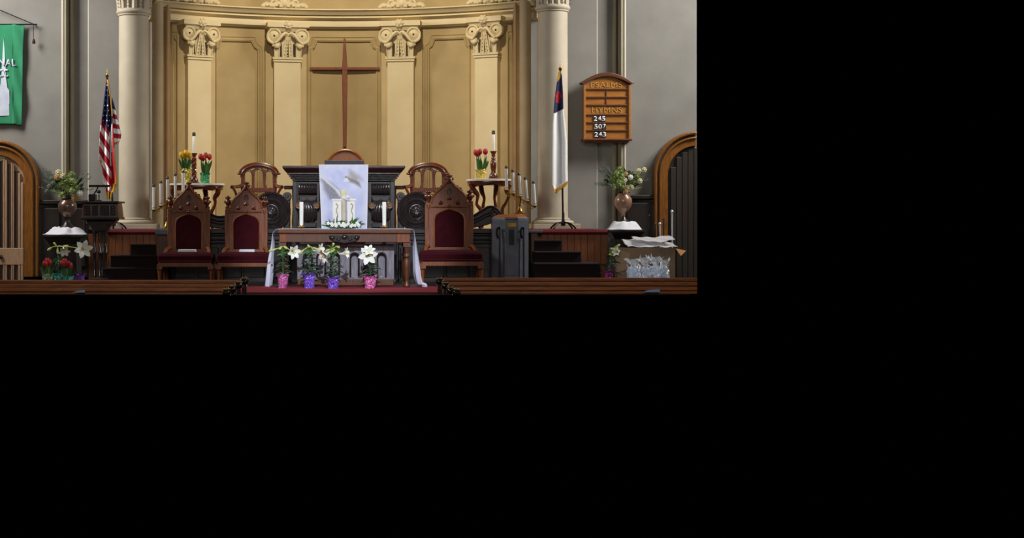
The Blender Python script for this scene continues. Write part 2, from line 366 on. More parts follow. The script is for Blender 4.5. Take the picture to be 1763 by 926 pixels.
# cornice: profile (height at the middle in photo rows, projection)
zc = lambda py: PZ(py, 21.7)
prof = [(zc(15), 0), (zc(15), .26), (zc(17), .27), (zc(18.5), .24), (zc(24), .20), (zc(25), .13), (zc(26.5), .17), (zc(29), .18), (zc(31), .15), (zc(32.5), .10), (zc(34.5), .11), (zc(43), .10), (zc(44.5), .05), (zc(46), .04), (zc(46), 0)]
rings = [[apt(T0+(T1-T0)*i/n, z, o) for z, o in prof] for i in range(n+1)]
MB().ring_skin(rings).build('cornice', M_CREAM, apse, smooth=True)
def moulding(pts, name='panel_moulding', closed=False, prof=None):
    q = [ray(*p) for p in pts]; q = [(t*R, z) for t, z in q]
    prof = prof or [(-.048, 0), (-.045, .03), (-.022, .042), (-.004, .022), (.012, .02), (.028, .034), (.04, .025), (.044, 0)]
    rg = []
    for i, (u, z) in enumerate(q):
        a, b = q[max(i-1, 0)], q[min(i+1, len(q)-1)]
        d0 = Vector((u-a[0], z-a[1])); d1 = Vector((b[0]-u, b[1]-z))
        d0 = d0.normalized() if d0.length > 1e-6 else d1.normalized(); d1 = d1.normalized() if d1.length > 1e-6 else d0
        nn = Vector((-(d0.y+d1.y), d0.x+d1.x)).normalized(); k = 1/max(.5, abs(nn.dot(Vector((-d0.y, d0.x)))))
        rg.append([apt((u+nn.x*w*k)/R, z+nn.y*w*k, h-.002) for w, h in prof])
    return MB().ring_skin(rg).build(name, M_APSE, apse)
BOT = 400
moulding([(294, BOT), (294, 58), (302, 58), (304, 65), (308.5, 71), (309, 78), (309, 240), (309, BOT)])
moulding([(369, BOT), (369, 240), (369, 83), (373, 79), (376, 71), (377, 66), (400, 66.5), (436, 67), (437, 72), (441, 79), (447, 83), (448, 90), (448, 240), (448, BOT)])
moulding([(533, BOT), (533, 240), (533, 83), (538, 79), (541, 72), (542, 67), (592, 67.5), (642, 67), (643, 72), (646, 79), (652, 83), (652, 240), (652, BOT)])
moulding([(735, BOT), (735, 240), (735, 81), (741, 77), (744, 70), (746, 64), (780, 63), (803, 62), (804, 68), (807, 75), (812, 79), (812, 240), (812, BOT)])
moulding([(870, BOT), (870, 240), (870, 75), (870.5, 70), (874, 64), (876, 58), (884, 57), (884, 200), (884, BOT)])
# capital, local: x across, y towards the wall, front face of the shaft at y = 0
def spiral(cx_, cz, r0, r1, turns, a0, s, y, n=34):
    return [(cx_+s*(r0+(r1-r0)*i/n)*math.cos(a0+2*pi*turns*i/n), y, cz+(r0+(r1-r0)*i/n)*math.sin(a0+2*pi*turns*i/n)) for i in range(n+1)]
M_BACKING = mat('tan_backing_plaster', (190, 168, 122), .8, c2=(178, 154, 108), scale=3)
def capital(mb, w, h, d):
    mb.mi = 0
    mb.frus(-w*.47, w*.47, .0, d, 0, -w*.5, w*.5, -.02, d, h*.8)
    mb.box(-w*.56, w*.56, -.035, d, -.022, .012); mb.box(-w*.53, w*.53, -.02, d, -.06, -.03)
    mb.box(-w*.78, w*.78, -.12, d, h*.86, h); mb.frus(-w*.62, w*.62, -.06, d, h*.74, -w*.72, w*.72, -.1, d, h*.86)
    mb.ball((0, -.13, h*.93), .042, 8, 6, 1, .6, 1)
    for k in range(6): mb.ball((.045*math.cos(k*pi/3), -.125, h*.93+.045*math.sin(k*pi/3)), .026, 6, 4, 1, .6, 1)
    for s in (-1, 1):
        cx_, cz = s*w*.52, h*.615; r = w*.265
        mb.disc_y((cx_, -.09, cz), r, .1, 22, [(r*.25, .0), (r*.6, .012), (r*.82, .03), (r, .035), (r, .12), (r*.9, .14)])
        mb.tube([(cx_+r*.93*math.cos(2*pi*k/24), -.075, cz+r*.93*math.sin(2*pi*k/24)) for k in range(25)], .016, 6)
        mb.tube(smooth_path([(s*w*.03, -.09, h*.66), (s*w*.13, -.11, h*.68), (s*w*.26, -.12, h*.60), (s*w*.36, -.115, h*.50), (s*w*.50, -.10, h*.40)]), .026, 6)
        mb.tube(smooth_path([(cx_+s*r*.95, -.08, cz-r*.2), (cx_+s*r*.75, -.09, cz-r*.75), (cx_+s*r*.1, -.09, cz-r*1.1), (s*w*.36, -.09, h*.36), (s*w*.33, -.09, h*.42)]), .018, 6)
        mb.frus(s*w*.40-w*.075, s*w*.40+w*.075, -.03, .02, 0, s*w*.41-w*.085, s*w*.41+w*.085, -.06, .02, h*.33)
        for q in (-.08, .08): mb.tube([(s*w*(.40+q), -.03, 0), (s*w*(.41+q*1.1), -.06, h*.33)], .011, 6)
        mb.ball((s*w*.43, -.08, h*.33), .044, 8, 6, 1.15, .9, 1.1); mb.ball((s*w*.33, -.07, h*.35), .026, 8, 6); mb.ball((s*w*.54, -.07, h*.34), .028, 8, 6)
        mb.add([(s*w*.06, -.035, 0), (s*w*.20, -.035, 0), (s*w*.07, -.085, h*.60), (s*w*.02, -.085, h*.60), (s*w*.06, .0, 0), (s*w*.20, .0, 0), (s*w*.07, 0, h*.60), (s*w*.02, 0, h*.60)], [(0, 1, 2, 3), (4, 7, 6, 5), (0, 4, 5, 1), (1, 5, 6, 2), (2, 6, 7, 3), (3, 7, 4, 0)])
        for q0, q1 in ((.06, .015), (.20, .075)): mb.tube([(s*w*q0, -.037, 0), (s*w*q1, -.088, h*.60)], .010, 6)
        mb.mi = 1
        mb.ball((cx_, -.088, cz), .017, 8, 5)
        for k in range(5): q = .08+.10*k; mb.ball((s*w*(.13-.1*q/.6), -.035-.05*q/.6-.004, h*q), .0075, 6, 4)
        mb.box(*sorted((s*w*.21, s*w*.30)), -.012, .01, .005, h*.40)
        mb.mi = 0
    mb.mi = 1; mb.box(-w*.05, w*.05, -.02, 0, .005, h*.5); mb.mi = 0
    for k in range(6): mb.ball((0, -.025, h*(.06+.09*k)), .011, 6, 4)
    return mb
D = .20
for a, b, top, cap_ in ((324, 363.5, 96, 36), (471, 518.5, 100, 40), (666, 713, 99, 37), (817.5, 856, 92, 30)):
    th, _ = ray((a+b)/2, 200, D); Yp = apt(th, 0, D)[1]; px_ = abs(b-a)*sc(Yp)
    wd = px_/math.cos(th)*.96
    zt = PZ(top, Yp)-.0
    p = apt(th, 0, D)
    mb = MB().box(-wd/2, wd/2, 0, D+.05, PLAT-.05, zt)
    pil = mb.build('pilaster', M_CREAM, apse, bevel=.006)
    pil.location = p; pil.rotation_euler = (0, 0, -th)
    MB().box(-wd*.5-.12, wd*.5+.12, D*.62, D+.06, PLAT-.05, zt+.32).build('backing_strip', M_BACKING, pil, bevel=.01)
    q = capital(MB(), wd, PZ(cap_, Yp)-zt, D).build('capital', M_PIL, pil, smooth=True); q.location = (0, 0, zt)
# acanthus ornaments standing on the cornice
def ornament(px_):
    th, _ = ray(px_, 10, .2); p = apt(th, zc(15)+.0, .19)
    mb = MB()
    for s in (-1, 1):
        mb.tube(smooth_path([(0, 0, .03), (s*.10, -.02, .08), (s*.2, -.02, .05), (s*.29, -.02, .075), (s*.35, -.02, .04), (s*.31, -.02, .02)]), lambda t: .036-.02*t, 7)
        mb.tube(spiral(s*.16, .085, .06, .02, 1.2, -pi/2, s, -.03, 18), .017, 6)
        mb.tube(smooth_path([(s*.03, -.02, .05), (s*.07, -.03, .15), (s*.13, -.04, .2), (s*.17, -.03, .16)]), lambda t: .03-.015*t, 7)
        for k in range(4): mb.ball((s*(.06+.075*k), -.035, .035+.01*(k % 2)), .026, 7, 5, 1.3, .8, .8)
        mb.ball((s*.335, -.02, .035), .035, 8, 6, 1.2, .8, .8)
    mb.ball((0, -.03, .09), .05, 8, 6, .9, .8, 1.4); mb.ball((0, -.04, .2), .045, 8, 6, .8, .8, 1.6)
    o = mb.build('acanthus_ornament', M_CREAM, apse, smooth=True); o.location = p; o.rotation_euler = (0, 0, -th)
for q in (340, 490, 692, 842): ornament(q)

# ---------------------------------------------------------------- round columns
def column(px_, plinth, ring_py, label):
    Yc = 20.55; X = PX(px_, Yc); r = 25.8*sc(Yc)
    t = thing('column', None, None, (X, Yc, PLAT)); t['kind'] = 'structure'
    zr = PZ(ring_py, Yc)
    def rel(z): return z-PLAT
    MB().lathe([(r*1.02, .14), (r*1.0, .3), (r*.985, rel(zr))], (0, 0, 0), 40).build('shaft', M_COLUMN, t, smooth=True)
    a, b = (PX(q, Yc)-X for q in plinth)
    m = MB().box(a, b, -.32, .3, 0, .075)
    m.lathe([(r*1.35, .075), (r*1.42, .095), (r*1.35, .12), (r*1.12, .135), (r*1.18, .15), (r*1.02, .165)], (0, 0, 0), 40); m.build('base', M_COLUMN, t, smooth=True, bevel=.006)
    m = MB().lathe([(r*.98, rel(zr)-.03), (r*1.05, rel(zr)-.02), (r*1.06, rel(zr)), (r*1.10, rel(zr)+.005), (r*1.16, rel(zr)+.03), (r*1.16, rel(zr)+.045), (r*1.08, rel(zr)+.075), (r*.98, rel(zr)+.08)], (0, 0, 0), 40); m.build('astragal', M_COLUMN, t, smooth=True)
    z0 = rel(zr)+.07; m = MB()
    m.lathe([(r*.9, z0), (r*.93, z0+.3), (r*1.25, z0+.55), (r*1.5, z0+.6), (r*1.5, z0+.68)], (0, 0, 0), 32)
    for k in range(16):
        a_ = 2*pi*(k+.5)/16; c, s_ = math.cos(a_), math.sin(a_); odd = k % 2
        m.tube(smooth_path([(c*r*.95, s_*r*.95, z0), (c*r*.97, s_*r*.97, z0+.1), (c*r*1.08, s_*r*1.08, z0+.18+.08*odd), (c*r*1.3, s_*r*1.3, z0+.22+.1*odd), (c*r*1.32, s_*r*1.32, z0+.18+.1*odd)]), .03 if odd else .042, 6)
        m.mi = 1
        if odd:
            for j in range(3): m.ball((c*(r*.99+.035), s_*(r*.99+.035), z0+.03+.05*j), .008, 6, 4)
        m.mi = 0
    m.build('capital', M_PIL if 0 else [M_COLUMN, M_HOLESHADE], t, smooth=True)
    return t
column(230.5, (203, 275), 26, '')
column(951.5, (915, 993), 19, '')

# ---------------------------------------------------------------- wainscot
def wains(name, a, b, top, Yf):
    t = sect(name)
    MB().pbox(a, b, top+9, 560, Yf+.03, .07).build('backing', W_WAIN, t) if 0 else MB().box(PX(a, Yf), PX(b, Yf), Yf+.02, YW+.02, 0, PZ(top+8, Yf)).build('backing', W_WAIN, t)
    MB().pbox(a, b, top, top+8, Yf-.03, .12).build('cap_rail', W_WAIN, t, bevel=.015)
    k = max(1, int((b-a)/34)); w = (b-a)/k
    for i in range(k):
        MB().box(PX(a+w*i+3, Yf), PX(a+w*(i+1)-3, Yf), Yf-.005, Yf+.03, .15, PZ(top+14, Yf)).build('panel', W_WAIN, t, bevel=.012)
    return t
wains('baseboard_left', 62, 150, 344, 20.78)
wains('baseboard_right', 1076, 1132, 335, 20.78)

# ---------------------------------------------------------------- chancel platform with steps
pf = sect('trim_7'); pf.name = 'chancel_platform'
YF = 19.5
MB().box(PX(180, YF), PX(1046, YF), YF+.04, 22.2, 0, PLAT-.03).build('core', W_DARKX, pf)
MB().box(PX(185, YF), PX(1048, YF), YF-.0, 22.1, PLAT-.03, PLAT).build('carpet_top', M_REDD, pf)
for a, b in ((186, 272), (916, 1046)):
    MB().tube([(PX(a, YF), YF, PLAT-.035), (PX(b, YF), YF, PLAT-.035)], .036, 8).build('carpet_nosing', M_REDD, pf, smooth=True)
def boards(a, b, n):
    for i in range(n):
        w = (b-a)/n; q = MB().box(PX(a+w*i+.12, YF), PX(a+w*(i+1)-.12, YF), YF+.005, YF+.04, .02, PLAT-.06)
        q.build('board', W_PANEL, pf, bevel=.004, seg=1)
boards(152, 270, 10); boards(920, 1046, 11)
MB().box(PX(150, YF), PX(186, YF), YF+.04, YF+.5, 0, PLAT).build('side_block', W_DARKX, pf)
# steps, winding outwards towards the bottom
def steps(ax, ends, rowt, side):
    for k, (e, (yt, yb)) in enumerate(zip(ends, rowt)):
        Yk = YF-.24*(k+1)
        z1 = PZ(yt, Yk); X0, X1 = sorted((PX(ax, Yk), PX(e, Yk)))
        m = MB().box(X0, X1, Yk, YF+.02, 0, z1-.03); m.build('step', M_STEP, pf, bevel=.01)
        m = MB().box(X0, X1+.0, Yk-.02, YF+.02, z1-.03, z1).build('step_tread', M_STEP, pf, bevel=.01)
rows = ((413, 430), (433, 450), (453, 470))
steps(920, (968, 1001, 1034), rows, 1)
steps(270, (224, 190, 176), ((420, 436), (440, 456), (461, 475)), -1)

# ---------------------------------------------------------------- arched doors
def door(name, cx_, cz, ro, ri, left):
    Yd = 20.72; t = sect(name); lim = XR+.0
    def arcpts(r, n=24):
        a = [(cx_+s_, cz) for s_ in ()]
        return [(cx_+r*math.cos(math.radians(180*i/n)), cz-r*math.sin(math.radians(180*i/n))) for i in range(n+1)]
    def band(nm, r0, r1, y, tk, m, bev=.008):
        o = arcpts(r1); i_ = arcpts(r0)
        full = [(o[0][0], 500)]+o+[(o[-1][0], 500), (i_[-1][0], 500)]+i_[::-1]+[(i_[0][0], 500)]
        pts = [(PX(a, Yd), max(0, PZ(b, Yd))) for a, b in full]
        if not left: pts = clipx(pts, PX(1200, Yd))
        return MB().prism(pts, y, y+tk).build(nm, m, t, bevel=bev)
    def clipx(pts, X):
        out = []
        for (a, b), (c, d) in zip(pts, pts[1:]+pts[:1]):
            if a <= X: out.append((a, b))
            if (a <= X) != (c <= X): k = (X-a)/(c-a); out.append((X, b+(d-b)*k))
        return out
    w = ro-ri
    band('outer_moulding', ro-w*.22, ro, Yd-.02, .2, W_ARCH, .02)
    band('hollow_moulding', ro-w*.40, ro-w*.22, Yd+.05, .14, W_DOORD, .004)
    band('inner_bead', ro-w*.52, ro-w*.36, Yd+.0, .18, W_ARCH, .015)
    band('frame', ri, ro-w*.48, Yd+.04, .14, W_ARCH, .008)
    pts = [(PX(a, Yd), max(.0, PZ(b, Yd))) for a, b in [(cx_+ri, 500)]+arcpts(ri)+[(cx_-ri, 500)]]
    if not left: pts = clipx(pts, PX(1200, Yd))
    leafm = W_DOOR if left else W_WAIN
    leaf = MB().prism(pts, Yd+.12, Yd+.165).build('leaf', leafm, t)
    return t, Yd, leaf
dl, Yd, leaf = door('door_1', -6, 314, 73, 47, True)
# tracery of the left leaf: slot shadow put in as dark colour behind ribs, a broad lock rail
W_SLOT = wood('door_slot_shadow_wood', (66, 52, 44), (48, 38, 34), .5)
slots = [(-40, -32), (-27, -20), (-14, -6), (-1, 5), (12, 19), (24, 31)]
def rib(a, b, y0, y1, nm='rib', m=W_DOOR, yf=.075):
    MB().pbox(a, b, y0, y1, Yd+yf, .05).build(nm, m, dl, bevel=.006)
for a, b in slots:
    mid = (a+b)/2; top = 314-math.sqrt(max(0, 40**2-(mid+6)**2))+2
    MB().pbox(a-1, b+1, top, 428, Yd+.105, .02).build('slot_shade', W_SLOT, dl)
    MB().pbox(a-1, b+1, 455, 500, Yd+.105, .02).build('slot_shade', W_SLOT, dl)
for a, b in ((-46, -40.5), (-32, -29.8), (-29.2, -27), (-20, -17.3), (-16.7, -14), (-6, -3.8), (-3.2, -1), (5, 8.2), (8.8, 12), (19, 21.3), (21.9, 24), (31, 35), (35.6, 40)):
    mid = (a+b)/2; top = 314-math.sqrt(max(0, 42**2-(mid+6)**2))
    rib(a, b, top, 428); rib(a, b, 455, 500)
rib(-46, 40.5, 427, 456, 'lock_rail', W_DOOR, .072)
MB().prism([(PX(a, Yd), PZ(b, Yd)) for a, b in ((-6, 278), (0, 276), (5, 272), (9, 268), (3, 267), (-6, 266))], Yd+.10, Yd+.12).build('glass_pane', M_GLASS, dl)
MB().disc_y((PX(0, Yd), Yd+.03, PZ(442, Yd)), .03, .05, 14, [(.004, 0), (.03, .01), (.03, .03), (.012, .04), (.012, .06)]).build('door_knob', M_PEWTER, dl, smooth=True)
dr, Yd, leaf = door('door_2', 1201, 301, 75, 50, False)
W_RD = wood('dark_door_board', (46, 36, 26), (36, 28, 21), .5, .05)
for i, (a, b) in enumerate(((1155, 1164), (1164.8, 1174), (1174.8, 1184), (1184.8, 1194), (1194.8, 1200.5))):
    top = 301-math.sqrt(48**2-(max(abs(a-1201), abs(b-1201)))**2)+1
    MB().pbox(a, b, top, 500, Yd+.085, .04).build('board', W_RD, dr, bevel=.006)
# ================================================================ FURNITURE
def mir(pts, c): return pts+[(2*c-x, y) for x, y in pts[::-1] if abs(x-c) > 1e-6]
# ---------------------------------------------------------------- gothic chairs (local axes, front of seat towards -y)
GS = .0079
def G(x, y): return ((x-325)*GS, (487-y)*GS)
def gp(pts): return [G(*p) for p in pts]
def gothic_chair():
    t = thing('gothic_chair', '', 'chair', (0, 0, 0), None)
    out = gp(mir([(288.5, 449), (288.5, 360), (297, 357), (298, 348), (303, 341), (309, 336), (315, 331), (319, 326), (321, 321), (325, 319)], 325))
    hole = gp(mir([(304, 427), (304, 384), (306, 378), (311, 374), (318, 371.5), (325, 369)], 325))
    tre = gp(mir([(325, 345), (321, 342), (321, 337), (325, 333)], 325))
    l1 = gp([(308, 361), (314, 361), (314.5, 355), (311, 353)]); l2 = gp([(342, 361), (336, 361), (335.5, 355), (339, 353)])
    plate('back_frame', [out, hole, tre, l1, l2], W_CHAIR, t, .20, .045, .006)
    MB().prism(gp([(306, 364), (344, 364), (344, 332), (306, 332)]), .232, .24).build('tracery_backing', W_DARK, t)
    m = MB(); pad = gp(mir([(303, 428), (303, 384), (305, 377.5), (311, 373), (318, 370.5), (325, 368)], 325))
    m.prism(pad, .185, .235); m.build('back_cushion', M_VELVET, t, bevel=.012, seg=3)
    g = [(297.5, 357), (299, 348), (304, 341), (310, 335.5), (316, 330), (320, 325), (325, 318.5)]
    m = MB()
    for q in (g, [(650-x, y) for x, y in g]): m.tube([(a, .19, b) for a, b in gp(q)], .016, 6)
    m.tube([(a, .192, b) for a, b in gp([(297, 363.5), (353, 363.5)])], .011, 6)
    m.tube([(a, .19, b) for a, b in gp([(302, 428), (302, 384), (304, 376), (311, 371.5), (318, 369), (325, 366.5), (332, 369), (339, 371.5), (346, 376), (348, 384), (348, 428)])], .009, 6)
    for x in (301, 306.5, 313, 337, 343.5, 349):
        yy = interp([(297, 352), (304, 339.5), (310, 334), (316, 328), (325, 317)], min(x, 650-x)); a, b = G(x, yy); m.ball((a, .2, b), .021, 7, 5)
    m.build('gable_moulding', W_CHAIR, t, smooth=True)
    for x, y, r in ((312, 357, .022), (338, 357, .022), (325, 350, .026), (325, 363, .02)):
        a, b = G(x, y); m = MB(); m.ball((a-.014, .185, b), r*.7, 7, 5); m.ball((a+.014, .185, b), r*.7, 7, 5); m.ball((a, .185, b+.016), r*.7, 7, 5); m.ball((a, .183, b), r*.6, 7, 5); m.build('carved_rosette', W_CHAIR2, t, smooth=True)
    def finial(x, top, bot, par):
        a, z1 = G(x, top); _, z0 = G(x, bot); h = z1-z0; m = MB()
        m.lathe([(.026, 0), (.036, h*.06), (.036, h*.14), (.018, h*.2), (.03, h*.34), (.042, h*.48), (.036, h*.62), (.02, h*.7), (.03, h*.82), (.012, h*.95), (.001, h)], (a, .215, z0), 10)
        for k in range(4): m.ball((a+.036*math.cos(k*pi/2), .215+.036*math.sin(k*pi/2), z0+h*.52), .02, 6, 4); m.ball((a+.026*math.cos(k*pi/2), .215+.026*math.sin(k*pi/2), z0+h*.82), .014, 6, 4)
        return m.build('finial', W_CHAIR2, par, smooth=True)
    finial(325, 311, 326, t)
    for x in (293, 357):
        a, z1 = G(x, 358); _, z0 = G(x, 440)
        m = MB().box(a-.032, a+.032, .185, .25, z1-.02, z1+.02); m.box(a-.034, a+.034, .18, .25, z0, z0+.08)
        m.lathe([(.024, z0+.08), (.03, z0+.1), (.018, z0+.13), (.017, z1-.08), (.028, z1-.05), (.024, z1-.02)], (a, .215, 0), 10)
        bp_ = m.build('back_post', W_CHAIR, t, smooth=True); finial(x, 335, 358, bp_)
        s = -1 if x < 325 else 1
        MB().tube(smooth_path([(a, .2, z0+.11), (a+s*.03, .1, z0+.10), (a+s*.045, 0, z0+.05), (a+s*.04, -.07, z0-.02), (a+s*.045, -.08, z0-.06)]), .024, 8).build('arm', W_CHAIR, t, smooth=True)
    x0, z0 = G(278.5, 449); x1, z1 = G(366, 434)
    m = MB().box(x0, -x0, -.25, .2, z0, z1-.02); m.frus(x0, -x0, -.25, .2, z1-.02, x0+.05, -x0-.05, -.19, .18, z1+.012)
    sc_ = m.build('seat_cushion', M_VELVET, t, bevel=.022, seg=3, smooth=True)
    MB().tube([(x0, -.252, z0+.012), (-x0, -.252, z0+.012)], .014, 6).build('seat_fringe', M_VELVET, sc_, smooth=True)
    _, za = G(0, 457); MB().box(x0+.01, -x0-.01, -.24, .22, za, z0).build('seat_rail', W_CHAIR, t, bevel=.008)
    for x in (281.5, 368.5-.0-87+80.5):
        for y in (-.215, .19):
            a = (x-325)*GS if x < 325 else -(281.5-325)*GS
            m = MB().box(a-.036, a+.036, y-.03, y+.03, za-.03, za+.035)
            m.lathe([(.016, 0), (.026, .02), (.02, .05), (.024, za*.5), (.032, za*.78), (.018, za*.82), (.034, za*.87), (.03, za-.03)], (a, y, 0), 12)
            m.build('leg', W_CHAIR, t, smooth=True)
    return t
ch = gothic_chair(); ch.location = (PX(322, 18.72), 18.72, 0); ch.scale = (.985, 1, .99)
ch['label'] = 'carved gothic chair with maroon velvet, nearest the left candelabra'
ch2 = dup(ch, (PX(422, 18.72), 18.72, 0), 'carved gothic chair with maroon velvet, between another such chair and the draped table')
ch3 = dup(ch, (PX(775.5, 18.62), 18.62, 0), 'larger carved gothic chair on its own beside the dark grey pedestal', scale=(1.115, 1.05, 1.06))
for c in (ch, ch2, ch3): c['group'] = 'gothic chancel chairs'
for px_, lab, w in ((322, 'white booklet lying on the seat of the gothic chair by the candelabra', 15), (425, 'white booklet lying on the seat of the gothic chair by the draped table', 13)):
    z = PZ(434.5, 18.9)+.014; t = thing('booklet', lab, 'booklet', (PX(px_, 18.72), 18.76, z), 'booklets on chairs')
    MB().box(-w*GS, w*GS, -.09, .06, 0, .006).build('cover', M_PAPER, t); MB().box(-w*GS+.004, w*GS-.004, -.087, .058, .006, .03).build('pages', M_PAPER, t, bevel=.004)

# ---------------------------------------------------------------- communion table
YT = 17.55
tb = thing('communion_table', 'long dark wooden communion table with turned legs and an arcaded panel', 'table', (PX(593, YT), YT, 0))
MB().pbox(478, 708, 395, 402, YT-.03, .66).build('tabletop', woodx('table_top_wood', (112, 62, 30), (84, 44, 22), .3, .4), tb, True, bevel=.012)
MB().pbox(481, 706, 402, 417, YT, .58).build('apron', W_BROWN, tb, True, bevel=.006)
for a, b in ((481, 494), (683, 706)): MB().pbox(a, b, 403, 417.5, YT-.008, .03).build('apron_block', W_CHAIR, tb, True, bevel=.006)
m = MB().prism([(PX(a, YT), PZ(b, YT)) for a, b in mir([(566, 405), (568, 411), (575, 416), (584, 417), (593, 419)], 593)][::-1], YT-.03, YT+.01); m.build('carved_bracket', W_DARK, tb, True, bevel=.008)
m = MB()
for x, y, r in ((572, 409, .03), (593, 408, .04), (614, 409, .03), (583, 412, .022), (603, 412, .022)): m.ball(P(x, y, YT-.03), r, 8, 6, 1.2, .6, .8)
m.build('carved_fruit', W_DARK, tb, True, smooth=True)
def table_leg(x, y):
    X, r = PX(x, YT), 6.2*sc(YT); H = PZ(417, YT)
    m = MB().box(X-r, X+r, y-r, y+r, H-.06, H+.02)
    m.lathe([(r*.7, .0155), (r*.95, .025), (r*.95, .05), (r*.55, .075), (r*.6, .1), (r*.95, .26), (r*1.0, .33), (r*.75, .37), (r*.55, .385), (r*.95, .4), (r*.95, .43), (r*.6, .45), (r*.75, H-.06)], (X, y, 0), 16)
    m.build('leg', W_BROWN, tb, True, smooth=True)
for x in (486.5, 700.5):
    for y in (YT+.05, YT+.52): table_leg(x, y)
Ya = YT+.26
def table_arch(c, hw, top, bot):
    o = [(c-hw, bot), (c-hw, top+hw)]+[(c-hw*math.cos(pi*i/10), top+hw-hw*math.sin(pi*i/10)) for i in range(1, 10)]+[(c+hw, top+hw), (c+hw, bot)]
    return [(PX(a, Ya)-tb.location.x, PZ(b, Ya)) for a, b in o]
def loc(a, b): return (PX(a, Ya)-tb.location.x, PZ(b, Ya))
W_GREYW = wood('dusty_panel_wood', (140, 136, 142), (104, 100, 106), .35, .4)
holes = [table_arch(c, 6.5, 436, 476) for c in (530, 553, 577, 610.5, 634, 657)]
plate('arcade_panel', [[loc(512, 482), loc(512, 421), loc(678, 421), loc(678, 482)]]+holes, W_GREYW, tb, .25, .04, .004)
MB().box(loc(514, 0)[0]+tb.location.x, loc(676, 0)[0]+tb.location.x, Ya+.045, Ya+.06, .09, .5).build('panel_back', W_GREYW, tb, True)
for c in (530, 553, 577, 610.5, 634, 657):
    q = table_arch(c, 7.2, 435.5, 477); MB().tube([(a+tb.location.x, Ya-.012, b) for a, b in q], .014, 6).build('arch_moulding', W_DARK, tb, True, smooth=True)
MB().pbox(512, 678, 480, 492, Ya-.05, .2).build('plinth', W_BROWN, tb, True, bevel=.01)
MB().pbox(559, 629, 416.5, 424, Ya-.1, .2).build('cap_moulding', W_GREYW, tb, True, bevel=.01)
# sheer runner over the whole table, hanging at both ends
path = smooth_path([(PX(a, YT+.3), PZ(b, YT+.3)) and (PX(a, YT+.3), 0, PZ(b, YT+.3)) for a, b in
    ((463, 493), (464, 482), (465.5, 465), (467, 445), (470, 422), (471, 404), (475, 396.5), (482, 394.6), (520, 394.4), (593, 394.3), (670, 394.4), (704, 394.6), (710, 396.5), (712, 404), (714, 422), (716, 445), (718, 465), (720, 480), (723, 488), (728, 488.5), (730, 493))], 5)
L = len(path)-1
def runner(u, v):
    f = v*L; i = min(int(f), L-1); p = path[i].lerp(path[i+1], f-i)
    hang = max(0, min(1, (PZ(398, YT)-p.z)/.5)); ph = 22*u+3*v
    return (p.x+hang*.028*math.sin(ph)+hang*.012*math.sin(2.3*ph+1), YT-.0+.05+u*.5+(u-.5)*hang*.10, max(p.z+.003, .018))
o = MB().grid(runner, 40, L).build('table_runner', M_SHEER, None, smooth=2, solid=.002)
tag(o, 'sheer white runner draped over the communion table and hanging at both ends', 'cloth')
# candles on the table
for i, (px_, lab) in enumerate(((519, 'white candle in a small brass holder at the left end of the draped table'), (661.5, 'white candle in a small brass holder at the right end of the draped table'))):
    Yc = YT+.22; z0 = PZ(394.4, YT+.3)+.006
    t = thing('table_candle', lab, 'candle', (PX(px_, Yc), Yc, z0), 'candles on the communion table')
    MB().lathe([(.022, 0), (.026, .006), (.012, .012), (.046, .024), (.05, .03), (.03, .03), (.024, .045), (.024, .05)], (0, 0, 0), 18).build('holder', M_BRASS, t, smooth=True)
    MB().lathe([(.024, .03), (.025, .2), (.025, .335), (.02, .342), (.004, .338)], (0, 0, 0), 18).build('candle', M_WAX, t, smooth=True)
    MB().tube([(0, 0, .336), (.001, 0, .352)], .002, 5).build('wick', M_BLACK, t.children[-1])
# centrepiece: pale pillar block with three faces
Yc = YT+.26; zc0 = PZ(394.4, YT+.3)+.004
t = thing('pillar_candle_group', 'white carved candle block with a tan pillar candle in the middle of the draped table', 'candle', (PX(592, Yc), Yc, zc0))
q = lambda a, b, c, d, y, k=.09: MB().box(PX(a, Yc)-PX(592, Yc), PX(b, Yc)-PX(592, Yc), y, y+k, 0 if d > 393 else PZ(d, Yc)-zc0, PZ(c, Yc)-zc0)
q(573, 588, 345, 394, -.02).build('white_block', M_WAX, t, bevel=.006); q(598, 611, 345, 394, -.02).build('white_block', M_WAX, t, bevel=.006)
q(571, 589, 342.5, 346, -.03, .11).build('block_cap', M_WAX, t, bevel=.005); q(597, 613, 342, 346, -.03, .11).build('block_cap', M_WAX, t, bevel=.005)
m = MB()
for bx in (580, 606): m.tube(smooth_path([(PX(bx, Yc)-PX(592, Yc)+dx, -.024, PZ(yy, Yc)-zc0) for dx, yy in ((-.012, 350), (.01, 354), (-.006, 362), (.012, 371), (-.004, 378), (.006, 388))]), lambda t_: .011-.006*t_, 6)
m.build('carved_vine', M_BRASS if 0 else M_WAXT, t, smooth=True)
MB().lathe([(.034, 0), (.034, .385), (.03, .39), (.004, .386)], (0, -.01, 0), 20).build('tan_pillar', M_WAXT, t, smooth=True)
m = MB().lathe([(.030, .385), (.034, .41), (.03, .44), (.034, .465), (.022, .49), (.016, .5)], (-.006, 0, 0), 14); m.build('candle_flame_cup', M_CREAMF, t, smooth=True)
m = MB()
for k in range(9):
    a = k*.7; m.ball((.032+.034*math.cos(a), -.02+.02*math.sin(a*2), .375+.035*abs(math.sin(a*1.3))), .024, 7, 5)
m.build('white_ribbon_bow', M_WHITE, t, smooth=True)
